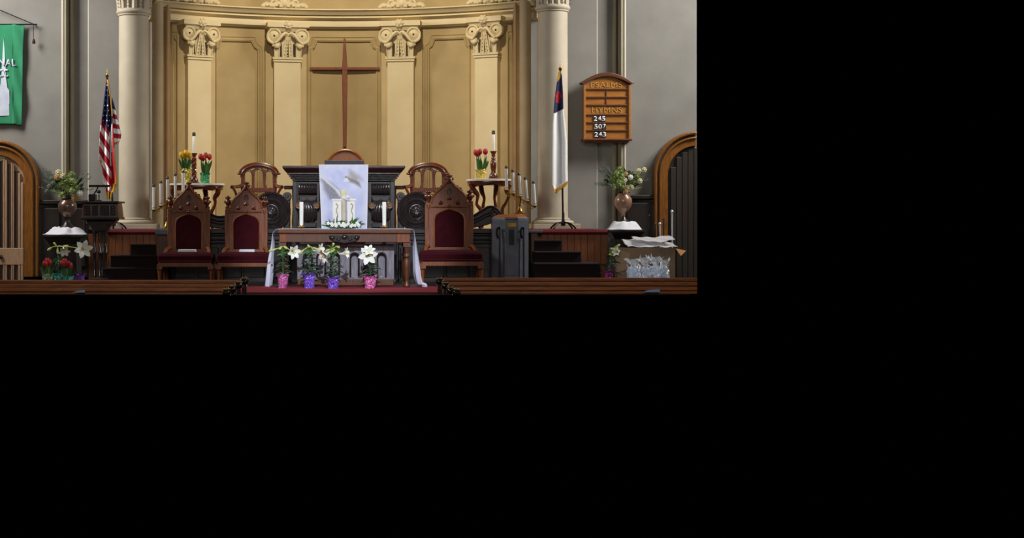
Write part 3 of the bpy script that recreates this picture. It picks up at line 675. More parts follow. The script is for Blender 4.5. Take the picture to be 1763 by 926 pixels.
# greenery round its foot
rnd = random.Random(4)
t = thing('flower_garland', 'low garland of green sprigs and white blossoms around the candle block', 'flowers', (PX(592, Yc), Yc-.12, zc0+.004))
m = MB()
for k in range(150):
    s = rnd.choice((-1, 1)); bx = s*abs(rnd.gauss(.13, .05)) if k % 3 else rnd.uniform(-.1, .1); bx = max(-.22, min(.22, bx)); z = rnd.uniform(.0, .04)
    a = rnd.uniform(.15, pi-.15); l_ = rnd.uniform(.05, .12)*(1.25 if .09 < abs(bx) < .17 else .75)
    m.mi = k % 2
    m.blade((bx, rnd.uniform(-.04, .04), z), (bx+l_*math.cos(a)*1.1, rnd.uniform(-.08, .05), z+l_*math.sin(a)), .018, .01, 4)
m.build('sprigs', [M_LEAF, M_SAGE], t, kind='stuff')
for k in range(16):
    bx = -.19+.38*k/15+rnd.uniform(-.01, .01); z = rnd.uniform(.02, .07); mm = MB()
    for j in range(5): mm.ball((bx+.014*math.cos(j*1.256), -.07, z+.014*math.sin(j*1.256)), .010, 6, 4, 1, .6, 1)
    mm.ball((bx, -.078, z), .007, 6, 4); mm.build('blossom', M_LILY, t, smooth=True)

# ---------------------------------------------------------------- pulpit
YPU = 19.05
pu = thing('pulpit', 'massive dark carved pulpit with a heavy moulded top and scroll consoles', 'pulpit', (PX(592, YPU), YPU, PLAT-.5))
zb = .0
def slab(a, b, c, d, y0, y1, nm, m, bv=.008): return MB().box(PX(a, YPU), PX(b, YPU), YPU+y0, YPU+y1, PZ(d, YPU), PZ(c, YPU)).build(nm, m, pu, True, bevel=bv)
m = MB(); z0, z1 = PZ(298, YPU), PZ(286, YPU)
m.frus(PX(494, YPU), PX(690, YPU), YPU-.10, YPU+.60, z0, PX(487, YPU), PX(697, YPU), YPU-.16, YPU+.64, z1-.03); m.box(PX(487, YPU), PX(697, YPU), YPU-.16, YPU+.64, z1-.03, z1)
m.build('top', W_MAROON, pu, True, bevel=.008)
for k, (i, c, d) in enumerate(((495, 297.5, 301), (497.5, 301.5, 304.5), (500, 305, 308), (503, 308.5, 311.5))):
    slab(i, 1184-i, c, d, -.10+.035*k, .58, 'cornice_moulding', W_DARKX, .008)
MB().box(PX(504, YPU), PX(680, YPU), YPU+.06, YPU+.5, PLAT-.5, PZ(311.5, YPU)).build('body', W_DARK, pu, True, bevel=.01)
for a in (504, 672): MB().pbox(a, a+8, 312, 480, YPU-.0, .1).build('corner_pilaster', W_GREYW if 0 else W_DARK, pu, True, bevel=.008)
slab(501, 683, 392, 402, -.06, .5, 'base_moulding', W_DARKX, .012)
slab(501.5, 682.5, 402, 487, -.04, .5, 'plinth', W_DARK, .012)
def console(a, b):
    X0, X1 = PX(a, YPU), PX(b, YPU); c = (X0+X1)/2; w = (X1-X0)
    m = MB()   # gadrooned upper roll
    m.ring_skin([[(X0+w*i/10, YPU+.02-.085*math.cos(2*pi*j/14)-.012*(i % 2), PZ(325, YPU)+.075*math.sin(2*pi*j/14)) for j in range(14)] for i in range(11)])
    for i in range(7): m.tube([(X0+w*(i+.5)/7, YPU-.04-.03*math.sin(pi*k/6), PZ(318+14*k/6, YPU)) for k in range(7)], .011, 6)
    m.build('gadroon_roll', W_DARK, pu, True, smooth=True)
    m = MB(); z = PZ(360, YPU); 
    prof = [(.03, -.03), (.12, 0), (.135, .04)]
    m.ring_skin([[(X0+w*u, YPU+.03-r*math.cos(2*pi*j/18), z+r*1.35*math.sin(2*pi*j/18)) for j in range(18)] for u, r in ((0, .10), (.12, .125), (.3, .12), (.5, .135), (.7, .12), (.88, .125), (1, .10))])
    m.build('scroll_barrel', W_DARK, pu, True, smooth=True)
    m = MB().prism([(X0, PZ(338, YPU)), (X1, PZ(338, YPU)), (X1-w*.1, PZ(346, YPU)), (X0+w*.1, PZ(346, YPU))], YPU-.05, YPU+.1); m.build('console_neck', W_DARK, pu, True, bevel=.006)
    m = MB()
    for k in range(5): m.tube(smooth_path([(c+(k-2)*w*.1, YPU-.10, PZ(350, YPU)), (c+(k-2)*w*.17, YPU-.125, PZ(364, YPU)), (c+(k-2)*w*.12, YPU-.09, PZ(380, YPU))]), .012, 6)
    m.build('acanthus_carving', W_DARK, pu, True, smooth=True)
    for x in (a+.5, b-.5):
        MB().disc_y((PX(x, YPU), YPU-.115, PZ(354.5, YPU)), .034, .06, 16, [(.004, -.012), (.018, -.006), (.02, .004), (.036, .0), (.042, .02), (.042, .09)]).build('roundel', M_BRASSD, pu, True, smooth=True)
    MB().pbox(a+1, b-1, 383, 392, YPU-.06, .14).build('console_foot', W_DARK, pu, True, bevel=.012)
M_BRASSD = wood('golden_roundel_wood', (134, 92, 44), (112, 72, 32), .4)
console(514, 546); console(639, 671)
# printed dove cloth over the pulpit
YCL = YPU-.19
def inside(p, poly):
    r = False
    for (a, b), (c, d) in zip(poly, poly[1:]+poly[:1]):
        if (b > p[1]) != (d > p[1]) and p[0] < (c-a)*(p[1]-b)/(d-b)+a: r = not r
    return r
def pdist(p, poly):
    best = 1e9
    for (a, b), (c, d) in zip(poly, poly[1:]+poly[:1]):
        L2 = (c-a)**2+(d-b)**2 or 1e-9; k = max(0, min(1, ((p[0]-a)*(c-a)+(p[1]-b)*(d-b))/L2)); best = min(best, math.hypot(p[0]-a-k*(c-a), p[1]-b-k*(d-b)))
    return best
def cov(p, poly, soft): d = pdist(p, poly)*(1 if inside(p, poly) else -1); return max(0, min(1, .5+d/(2*soft)))
wing = [(588, 344), (587, 335), (581, 325), (570, 316), (558, 309), (551, 309), (556, 318), (556, 326), (562, 336), (566, 343), (578, 345)]
wtip = [(588, 340), (583, 328), (568, 315), (552, 299), (551, 303), (561, 314), (576, 327), (584, 338)]
body = [(586, 344), (587, 332), (592, 326), (597, 328), (599, 334), (608, 338), (603, 345)]
dv = [(594, 305), (598, 304), (603, 307), (612, 309), (619, 314), (622, 323), (611, 316), (602, 313)]
dw = [(602, 307), (601, 292), (609, 296), (618, 303), (623, 309), (612, 310)]
beak = [(594, 305), (591, 313), (597, 313), (602, 312), (598, 307)]
from mathutils import noise as _nz
def art(x, y):
    n = _nz.noise(Vector((x*.045, y*.045, 3)))+.5*_nz.noise(Vector((x*.11, y*.11, 9)))
    c = Vector((220, 221, 241)).lerp(Vector((192, 197, 232)), max(0, min(1, .5+n*.8)))
    e = max(0, 1-min(abs(x-549), abs(634-x), abs(y-283))/14); c = c.lerp(Vector((232, 228, 234)), e*.8)
    p = (x, y)
    k = _nz.noise(Vector((x*.35+y*.2, y*.5-x*.3, 1)))
    for poly, col, so in ((wing, (150+30*k, 146+28*k, 154+26*k), 3.5), (wtip, (226, 222, 222), 1.6), (body, (220, 212, 198), 2.2), (dw, (180+20*k, 172+20*k, 166+18*k), 4), (dv, (146+14*k, 138+14*k, 128+12*k), 2), (beak, (232, 230, 228), 1.2)):
        c = c.lerp(Vector(col), cov(p, poly, so))
    if math.hypot(x-595, y-305) < 1.3: c = Vector((110, 90, 80))
    return c
def clothpt(u, v):
    y = 283.3+v*110.5; h = max(0, v)
    xl, xr = interp([(0, 549), (1, 553.5)], v), interp([(0, 634), (1, 632)], v)
    w = .012*v*math.sin(u*9)+.004*math.sin(u*21+v*4)
    return (PX(xl+(xr-xl)*u, YCL), YCL+w-.01*v, PZ(y, YCL))
tp = thing('pulpit_cloth', 'pale lavender printed cloth with white doves hanging over the pulpit front', 'cloth', (PX(592, YCL), YCL, PZ(284, YCL)))
NU, NV = 84, 110
mb = MB().grid(clothpt, NU, NV)
mc = mat('printed_cloth', (210, 210, 235), .85, bump=.1, bscale=400); nn, ll = mc.node_tree.nodes, mc.node_tree.links
at = nn.new('ShaderNodeVertexColor'); at.layer_name = 'print'; ll.new(at.outputs[0], nn['Principled BSDF'].inputs['Base Color'])
o = mb.build('printed_front', mc, tp, True, smooth=2, solid=.003)
ca = o.data.color_attributes.new('print', 'FLOAT_COLOR', 'POINT')
for j in range(NV+1):
    for i in range(NU+1): ca.data[j*(NU+1)+i].color = (*lin(tuple(max(0, min(255, q)) for q in art(549+85*i/NU, 283.3+110.5*j/NV))), 1)
MB().box(PX(549, YPU), PX(634, YPU), YCL-.002, YPU+.3, PZ(286, YPU)+.001, PZ(286, YPU)+.006).build('top_fold', M_WHITE, tp, True)
# bible / cushion on the pulpit, round-backed chair behind it
t = thing('pulpit_bible', 'large dark closed bible lying on top of the pulpit', 'book', (PX(592.5, 19.3), 19.3, PZ(286, YPU)+.008))
MB().box(-.272, .272, -.2, .2, 0, .012).build('cover', M_BOOK, t); MB().box(-.272, .272, -.2, .2, .062, .078).build('cover', W_MAROON, t, bevel=.004); MB().box(-.268, .268, -.195, .19, .012, .062).build('pages', M_BOOK, t)
Yb = 20.3
t = thing('round_back_chair', 'wooden chair with a semicircular back rising behind the pulpit', 'chair', (PX(594.5, Yb), Yb, PLAT))
W_RB = wood('amber_wood', (150, 86, 36), (118, 62, 24), .3, .4)
rr = 35*sc(Yb); z0 = PZ(291, Yb)-PLAT
pts = arc(0, z0, rr, 0, 180, 24); ptsi = arc(0, z0, rr*.86, 0, 180, 24)
MB().prism([(rr, .3)]+pts+[(-rr, .3)], 0, .05).build('backrest', W_RB, t, bevel=.01)
m = MB().tube([(a, -.01, b) for a, b in [(rr*.93, .3)]+arc(0, z0, rr*.93, 0, 180, 24)+[(-rr*.93, .3)]], .022, 8); m.build('back_frame', W_RB, t, smooth=True)
MB().box(-rr, rr, -.45, .05, .40, .46).build('seat', W_RB, t, bevel=.015)
for a in (-rr+.04, rr-.04):
    for b in (-.41, .02): MB().lathe([(.02, 0), (.028, .1), (.022, .3), (.03, .41)], (a, b, 0), 10).build('leg', W_RB, t, smooth=True)
# cross on the apse wall
Yx = 21.90
t = thing('wall_cross', 'tall slender tapered wooden cross mounted on the apse wall above the pulpit', 'cross', (PX(593.5, Yx), Yx, PZ(253, Yx)))
def cr(a, b): return (PX(a, Yx), PZ(b, Yx))
MB().prism([cr(590.6, 253), cr(596.4, 253), cr(598.4, 116), cr(594.6, 66), cr(591.6, 66), cr(588.9, 116)], Yx, Yx+.085).build('upright', W_CROSS, t, True, bevel=.008)
MB().pbox(533.5, 653.5, 115.5, 120.3, Yx-.004, .08).build('crossbar', W_CROSS, t, True, bevel=.006)
for z in (100, 225): MB().tube([P(593.5, z, Yx+.05), P(593.5, z, 22.02)], .016, 8).build('wall_bracket', M_IRON, t, True)

# ---------------------------------------------------------------- scrolled chancel rails left and right of the pulpit
def rail(s, name, label):
    Yr = 19.25; X = lambda d: PX(592+s*d, Yr)
    t = thing('scroll_rail', label, 'rail', (X(180), Yr, 0), 'carved scroll rails beside the pulpit')
    def bx(a, b, c, d, y0, y1, nm, m=W_DARKX, bv=.01):
        q = sorted((X(a), X(b))); return MB().box(q[0], q[1], Yr+y0, Yr+y1, PZ(d, Yr), PZ(c, Yr)).build(nm, m, t, True, bevel=bv)
    bx(94, 292, 406, 487, 0, .2, 'lower_panel'); bx(94, 292, 394, 402, -.05, .2, 'ledge'); bx(94, 295, 402, 406, -.02, .2, 'ledge_moulding'); bx(94, 295, 411, 414, -.03, .1, 'ledge_moulding'); bx(94, 295, 417, 420, -.03, .1, 'ledge_moulding')
    for k in range(5): bx(97+39.5*k, 133+39.5*k, 426, 478, -.025, .05, 'panel')
    zc_ = PZ(364, Yr); cx_ = X(125)
    def disc(r, y, tk, nm): MB().disc_y((cx_, Yr+y, zc_), r, tk, 36, [(r*.94, 0), (r, .012), (r, tk)]).build(nm, W_DARK, t, True, smooth=True)
    u = sc(Yr)
    disc(32*u, .0, .2, 'volute_body')
    m = MB()
    for r, w in ((31, .026), (26, .018), (20.5, .034), (15, .02)):
        m.tube([(cx_+r*u*math.cos(2*pi*j/40), Yr-.01, zc_+r*u*math.sin(2*pi*j/40)) for j in range(41)], w, 6)
    m.build('volute_ring', W_DARK, t, True, smooth=True)
    MB().disc_y((cx_, Yr-.03, zc_), 11*u, .05, 24, [(2*u, -.03), (6*u, -.02), (11*u, .0), (12*u, .05)]).build('volute_boss', W_DARK, t, True, smooth=True)
    m = MB()
    for k in range(8): m.tube(smooth_path([(cx_+2*u*math.cos(k*pi/4), Yr-.06, zc_+2*u*math.sin(k*pi/4)), (cx_+7*u*math.cos(k*pi/4+.3), Yr-.06, zc_+7*u*math.sin(k*pi/4+.3)), (cx_+11*u*math.cos(k*pi/4+.2), Yr-.03, zc_+11*u*math.sin(k*pi/4+.2))]), .010, 5)
    m.build('leaf_carving', W_DARK, t, True, smooth=True)
    MB().disc_y((X(98), Yr+.0, PZ(338, Yr)), 7.5*u, .18, 20, [(2*u, -.02), (3*u, .0), (6.8*u, .0), (7.5*u, .012), (7.5*u, .18)]).build('small_volute', W_DARK, t, True, smooth=True)
    bx(93, 104, 340, 396, .03, .18, 'end_block', W_DARK)
    # wave-shaped rail sweeping outwards to a curl
    top = smooth_path([(X(150), 0, PZ(347, Yr)), (X(175), 0, PZ(362, Yr)), (X(200), 0, PZ(370, Yr)), (X(220), 0, PZ(371, Yr)), (X(236), 0, PZ(362, Yr)), (X(250), 0, PZ(354, Yr)), (X(262), 0, PZ(356, Yr)), (X(270), 0, PZ(365, Yr)), (X(268), 0, PZ(374, Yr))], 5)
    poly = [(p.x, p.z) for p in top]+[(X(262), PZ(382, Yr)), (X(245), PZ(388, Yr)), (X(225), PZ(392, Yr)), (X(200), PZ(395, Yr)), (X(150), PZ(395, Yr))]
    MB().prism(poly, Yr+.02, Yr+.17).build('wave_rail', W_DARK, t, True, bevel=.012)
    m = MB().tube([(p.x, Yr+.015, p.z-.015) for p in top], .018, 6)
    for off, r in ((7, .014), (12, .012)):
        m.tube(smooth_path([(X(160), Yr+.012, PZ(366+off*.6, Yr)), (X(205), Yr+.012, PZ(373+off, Yr)), (X(225), Yr+.012, PZ(371+off, Yr)), (X(243), Yr+.012, PZ(362+off, Yr)), (X(254), Yr+.012, PZ(362+off*.7, Yr)), (X(259), Yr+.012, PZ(368+off*.3, Yr))]), r, 6)
    m.tube([(p[0], p[1], p[2]) for p in spiral(X(259), PZ(367, Yr), 8*u, 2*u, 1.3, pi/2, s, Yr+.012, 24)], .014, 6)
    m.build('wave_moulding', W_DARK, t, True, smooth=True)
    return t
rail(1, '', 'black carved rail with big round volute, behind the lone larger gothic chair')
rail(-1, '', 'black carved rail with big round volute, behind the pair of gothic chairs')

# ---------------------------------------------------------------- arched parlour chairs on the platform
YO = 20.15; u = sc(YO)
def parlour_chair():
    t = thing('parlour_chair', '', 'chair', (0, 0, 0))
    z = lambda py: PZ(py, YO)-PLAT
    c = 0
    def pt(x, y): return ((x-445)*u, z(y))
    def lancet(a, b, top, bot):
        c_, h = (a+b)/2, (b-a)/2
        return [pt(a, bot), pt(a, top+h*1.1)]+[pt(c_-h*math.cos(pi*i/8), top+h*1.1-h*1.1*math.sin(pi*i/8)) for i in range(1, 8)]+[pt(b, top+h*1.1), pt(b, bot)]
    out = [pt(415, 352), pt(415, 300)]+[pt(445-31*math.cos(pi*i/16), 302-20*math.sin(pi*i/16)) for i in range(0, 17)]+[pt(475, 300), pt(475, 352)]
    holes = [lancet(420.5, 433.5, 294, 324), lancet(437, 453, 291, 324), lancet(456.5, 469.5, 294, 324), [pt(421, 345), pt(421, 330), pt(469, 330), pt(469, 345)],
             [pt(429, 291), pt(440, 287), pt(437, 292), pt(432, 294)], [pt(461, 291), pt(450, 287), pt(453, 292), pt(458, 294)]]
    plate('back_frame', [out]+holes, W_CHAIR2, t, .0, .05, .006)
    m = MB().tube([(a, .02, b) for a, b in [pt(445-33*math.cos(pi*i/20), 300-19*math.sin(pi*i/20)) for i in range(0, 21)]], .020, 8); m.build('crest_rail', W_CHAIR2, t, smooth=True)
    m = MB().tube([(a, -.014, b) for a, b in [pt(445-28.5*math.cos(pi*i/20), 300-15*math.sin(pi*i/20)) for i in range(0, 21)]], .013, 6)
    for q in (holes[0], holes[1], holes[2]): m.tube([(a, -.008, b) for a, b in q[1:-1]], .009, 6)
    m.build('arch_moulding', W_CHAIR2, t, smooth=True)
    for s in (-1, 1):
        a, b = pt(445+s*32, 299); m = MB().ball((a+s*.01, .02, b), .026, 8, 6, 1.5, 1, .7); m.build('ear', W_CHAIR2, t, smooth=True)
        a, b = pt(445+s*28, 352); m = MB().lathe([(.022, 0), (.03, z(345)-.15), (.022, z(330)), (.03, z(322)), (.02, z(310)), (.026, z(300))], (a, .02, 0), 10); m.build('back_post', W_CHAIR2, t, smooth=True)
        m = MB().tube(smooth_path([(a, .02, z(318)), (a+s*.05, -.08, z(321)), (a+s*.10, -.25, z(322)), (a+s*.12, -.40, z(323))]), .026, 8); m.build('arm', W_CHAIR2, t, smooth=True)
        m = MB().tube(smooth_path([(a+s*.11, -.38, z(323)), (a+s*.06, -.40, z(335)), (a+s*.05, -.38, z(346))]), .018, 8); m.build('arm_support', W_CHAIR2, t, smooth=True)
        m = MB().lathe([(.018, 0), (.026, .06), (.02, .2), (.03, z(348))], (a, -.4, 0), 10); m.build('leg', W_CHAIR2, t, smooth=True)
        m = MB()
    for x in (433, 457):
        a, b = pt(x, 330); MB().lathe([(.008, b-.04), (.02, b), (.008, b+.03), (.018, b+.06), (.007, b+.1)], (a, .02, 0), 8).build('spindle', W_CHAIR2, t, smooth=True)
    MB().box(-.26, .26, -.44, .03, z(351), z(343)).build('seat', M_VELVET, t, bevel=.025, seg=3)
    return t
pc = parlour_chair(); pc.location = (PX(445.5, YO), YO, PLAT); pc['label'] = 'carved arch-backed armchair with three lancet openings, left of the pulpit'
pc2 = dup(pc, (PX(737, YO), YO, PLAT), 'carved arch-backed armchair with three lancet openings, right of the pulpit')
for q in (pc, pc2): q['group'] = 'arch-backed armchairs flanking the pulpit'

# ---------------------------------------------------------------- marble-topped tables and what stands on them
YM = 20.2
def marble_table(a, b, top, legs, label):
    u = sc(YM); cx_ = (a+b)/2
    t = thing('marble_top_table', label, 'table', (PX(cx_, YM), YM, PLAT), 'marble-topped side tables')
    zt = PZ(top, YM)-PLAT; w = (b-a)/2*u; d = .3
    def oval(k, z, n=32):
        return [((w*k)*math.copysign(abs(math.cos(q))**.75, math.cos(q)), (d*k)*math.copysign(abs(math.sin(q))**.75, math.sin(q)), z) for q in [2*pi*i/n for i in range(n)]]
    MB().ring_skin([oval(.985, zt-.03), oval(1.0, zt-.027), oval(1.0, zt-.002), oval(.992, zt)]).build('marble_top', M_MARBLE, t)
    rg = []
    for k, zz in ((.93, -.026), (.95, -.045), (.92, -.07)):
        rg.append(oval(k, zt+zz))
    n = 32; low = [(x_, y_, zt-.088-.018*math.cos(6*2*pi*i/n)) for i, (x_, y_, z_) in enumerate(oval(.92, 0))]
    rg.append(low); MB().ring_skin(rg).build('apron', W_CHAIR2, t, smooth=True)
    for s, px_ in legs:
        f = [(px_[i][0], px_[i][1]) for i in range(len(px_))]
        y0 = -.2 if s == 'f' else .2
        pts = [((x_-cx_)*u, y0, (PZ(y_, YM)-PLAT)) for x_, y_ in f]+[((f[-1][0]+(2 if f[-1][0] > cx_ else -2)-cx_)*u, y0, .012)]
        MB().tube(smooth_path(pts, 5), lambda q: .034-.014*q+.006*math.sin(9*q), 8).build('leg', W_CHAIR2, t, smooth=True)
    MB().lathe([(.03, .12), (.07, .15), (.07, .19), (.03, .24), (.012, .28)], (0, 0, 0), 12).build('stretcher_urn', W_CHAIR2, t, smooth=True)
    m = MB()
    for sx in (-1, 1):
        for sy in (-1, 1): m.tube(smooth_path([(0, 0, .17), (sx*.15, sy*.08, .2), (sx*w*.62, sy*.19, .15)]), .016, 6)
    m.build('stretcher', W_CHAIR2, t, smooth=True)
    return t, PLAT+zt
tl, ZL = marble_table(291, 387.5, 316, [('f', [(378, 325), (377, 333), (372, 341), (373, 349), (370, 358), (366, 368)]), ('b', [(350, 325), (352, 336), (349, 346), (350, 360)]), ('f', [(300, 325), (301, 333), (306, 341), (305, 349), (308, 358), (312, 368)]), ('b', [(328, 325), (326, 336), (329, 346), (328, 360)])],
    'oval marble-topped table with cabriole legs holding yellow and red tulips')
tr, ZR = marble_table(802, 881, 308.5, [('f', [(809, 318), (814, 328), (820, 336), (819, 346), (819, 353), (826, 364)]), ('b', [(830, 318), (832, 330), (836, 341), (834, 356)]), ('b', [(857, 318), (856, 330), (854, 341), (856, 356)]), ('f', [(875, 318), (870, 328), (873, 338), (868, 350), (862, 362)])],
    'oval marble-topped table with cabriole legs holding only red tulips')
def candlestick(px_, yb, ys, yc0, zt, label, twist):
    Y = YM+.06; t = thing('wooden_candlestick', label, 'candlestick', (PX(px_, Y), Y, zt), 'tall wooden candlesticks')
    H = PZ(ys, Y)-zt; u = sc(Y)
    m = MB().lathe([(.085, 0), (.088, .012), (.06, .03), (.062, .05), (.04, H*.22)], (0, 0, 0), 16); m.build('base', W_CHAIR2, t, smooth=True)
    if twist:
        for k in range(3):
            MB().tube([(.02*math.cos(2*pi*(k/3+1.5*i/24)), .02*math.sin(2*pi*(k/3+1.5*i/24)), H*(.2+.64*i/24)) for i in range(25)], .019, 7).build('twisted_strand', W_CHAIR2, t, smooth=True)
    else:
        MB().lathe([(.04, H*.2), (.032, H*.3), (.042, H*.4), (.046, H*.55), (.038, H*.66), (.024, H*.7), (.034, H*.74), (.022, H*.8), (.026, H*.86)], (0, 0, 0), 16).build('shaft', W_CHAIR2, t, smooth=True)
    MB().lathe([(.028, H*.82), (.03, H*.86), (.024, H*.88), (.05, H), (.05, H+.004), (.02, H-.01)], (0, 0, 0), 16).build('socket', W_CHAIR2, t, smooth=True)
    Hc = PZ(yc0, Y)-zt
    MB().lathe([(.021, H-.012), (.022, H+.1), (.021, Hc-.05), (.018, Hc-.046)], (0, 0, 0), 14).build('candle', M_WAX, t, smooth=True)
    MB().lathe([(.024, Hc-.055), (.026, Hc-.03), (.022, Hc-.02), (.024, Hc-.008), (.008, Hc)], (0, 0, 0), 14).build('follower', M_CAP, t, smooth=True)
candlestick(334, 313, 264, 227.5, ZL, 'twisted wooden candlestick with white candle between yellow and red tulips', True)
candlestick(849.5, 307, 260.5, 224.5, ZR, 'turned wooden candlestick with white candle beside a single pot of red tulips', False)
def foil_pot(t, H, r0, r1, m, seed, flare=.25, bow=None):
    rn = random.Random(seed); n = 22; R_ = []
    for k, (z, r) in enumerate([(q, r0+(r1-r0)*q*1.1) for q in (0, .1, .22, .36, .5, .64, .78, .88)]+[(1.0, r1*(1+flare))]):
        R_.append([((r*(1+rn.uniform(-.09, .09)*(1+1.2*(k == 8))))*math.cos(2*pi*j/n), (r*(1+rn.uniform(-.09, .09)))*math.sin(2*pi*j/n), H*z+(rn.uniform(-.13, .13)*H if k == 8 else rn.uniform(-.01, .01)*(k > 0))) for j in range(n)])
    MB().ring_skin(R_, False).build('foil_wrap', m, t)
    MB().lathe([(r0*.9, .004), (r1*.9, H*.82), (r1*.86, H*.84), (.001, H*.85)], (0, 0, 0), 14).build('soil', M_SOIL, t)
def tulips(px_, pb, ptop, hw, heads, fm, tm, zt, Y, label, seed, group='potted tulips', nl=9, lw=.035, base_w=None):
    t = thing('potted_tulips', label, 'plant', (PX(px_, Y), Y, zt), group); rn = random.Random(seed); u = sc(Y)
    H = PZ(ptop, Y)-PZ(pb, Y); foil_pot(t, H, hw*u*.85, hw*u, fm, seed, .12)
    m = MB(); top = max(PZ(h[1], Y)-zt for h in heads)
    for k in range(nl):
        a = 2*pi*k/nl+rn.uniform(-.3, .3); r = rn.uniform(.05, .12); h = H+(top-H)*rn.uniform(.45, .85)
        m.blade((.03*math.cos(a), .03*math.sin(a), H*.8), (r*math.cos(a), r*math.sin(a)*.7, h), lw*rn.uniform(.8, 1.2), rn.uniform(-.01, .02), 5)
    m.build('leaves', M_LEAF, t, kind='stuff')
    for i, (hx, hy) in enumerate(heads):
        X, z = PX(hx, Y)-PX(px_, Y), PZ(hy, Y)-zt; dy = rn.uniform(-.05, .05)
        MB().tube(smooth_path([(X*.3, dy*.3, H*.8), (X*.7, dy*.7, (H+z)*.5), (X, dy, z-.03)]), .005, 6).build('stem', M_LEAF, t, smooth=True)
        r = rn.uniform(.032, .038); m = MB()
        m.lathe([(r*.3, -.045), (r*.85, -.028), (r*1.02, 0), (r*.92, .022), (r*.7, .036), (r*.55, .03)], (X, dy, z), 12)
        for q in range(6):
            a = q*pi/3; m.blade((X+r*.85*math.cos(a), dy+r*.85*math.sin(a), z-.02), (X+r*.55*math.cos(a), dy+r*.55*math.sin(a), z+.048), r*1.1, 0, 3, side=(-math.sin(a), math.cos(a), 0))
        m.build('flower', tm, t, smooth=True)
    return t
tulips(320, 315, 289, 9.5, ((312.5, 266), (320, 263), (326, 267.5), (317, 268)), F_GOLD, M_TULY, ZL, YM-.17, 'pot of yellow tulips in gold foil on the marble table', 3)
tulips(353, 314.5, 297, 8.3, ((346, 270), (354, 267.5), (360.5, 270), (350, 272)), F_GREEN, M_TULR, ZL, YM-.17, 'pot of red tulips in green foil on the marble table', 5)
tulips(828, 307.5, 291, 8.6, ((819.5, 262.5), (826.5, 261), (836, 261), (823, 264.5)), F_GOLD, M_TULR, ZR, YM-.15, 'pot of red tulips in gold foil on the marble table', 8)
YRL = 19.78
t = thing('low_rail', 'low dark wooden rail passing behind the pulpit, seen at both its sides', 'rail', (PX(592, YRL), YRL, PLAT))
MB().pbox(489, 696, 319.5, 326, YRL-.03, .06).build('rail_bar', W_MAROON, t, True, bevel=.012)
for x in (506, 679): MB().lathe([(.022, 0), (.03, .08), (.02, .3), (.028, PZ(326, YRL)-PLAT)], (PX(x, YRL)-t.location.x, 0, 0), 10).build('post', W_MAROON, t, smooth=True)
# ================================================================ LILIES AND FLOOR PLANTS
def lily(mb_t, c, d, L, w):
    """six-petalled trumpet; c throat base, d direction it opens towards"""
    d = Vector(d).normalized(); a = Vector((0, 0, 1)) if abs(d.z) < .9 else Vector((1, 0, 0)); e1 = d.cross(a).normalized(); e2 = d.cross(e1)
    m = MB(); c = Vector(c)
    for k in range(6):
        q = k*pi/3+.2; rd = e1*math.cos(q)+e2*math.sin(q); sd = -e1*math.sin(q)+e2*math.cos(q)
        prof = ((0, .008, .006), (.35, .014, .014), (.65, .032, .027), (.85, .062, .036), (.97, .092, .028), (.95, .122, .003))
        Lf, Ce, Ri = [], [], []
        for t, r, ww in prof:
            p = c+d*(L*t)+rd*(r*w); Lf.append(p-sd*(ww*w)); Ri.append(p+sd*(ww*w)); Ce.append(p-d*.004)
        n = len(prof); vs = Lf+Ce+Ri; fs = []
        for i in range(n-1): fs += [(i, i+1, n+i+1, n+i), (n+i, n+i+1, 2*n+i+1, 2*n+i)]
        m.add(vs, fs)
    m.mi = 1
    for k in range(4):
        q = k*1.57; m.tube([c+d*(L*.3), c+d*(L*.75)+(e1*math.cos(q)+e2*math.sin(q))*.014*w, c+d*(L*.97)+(e1*math.cos(q)+e2*math.sin(q))*.028*w], .0035, 5)
    return m.build('lily_flower', [M_LILY, M_POLLEN], mb_t, smooth=2)
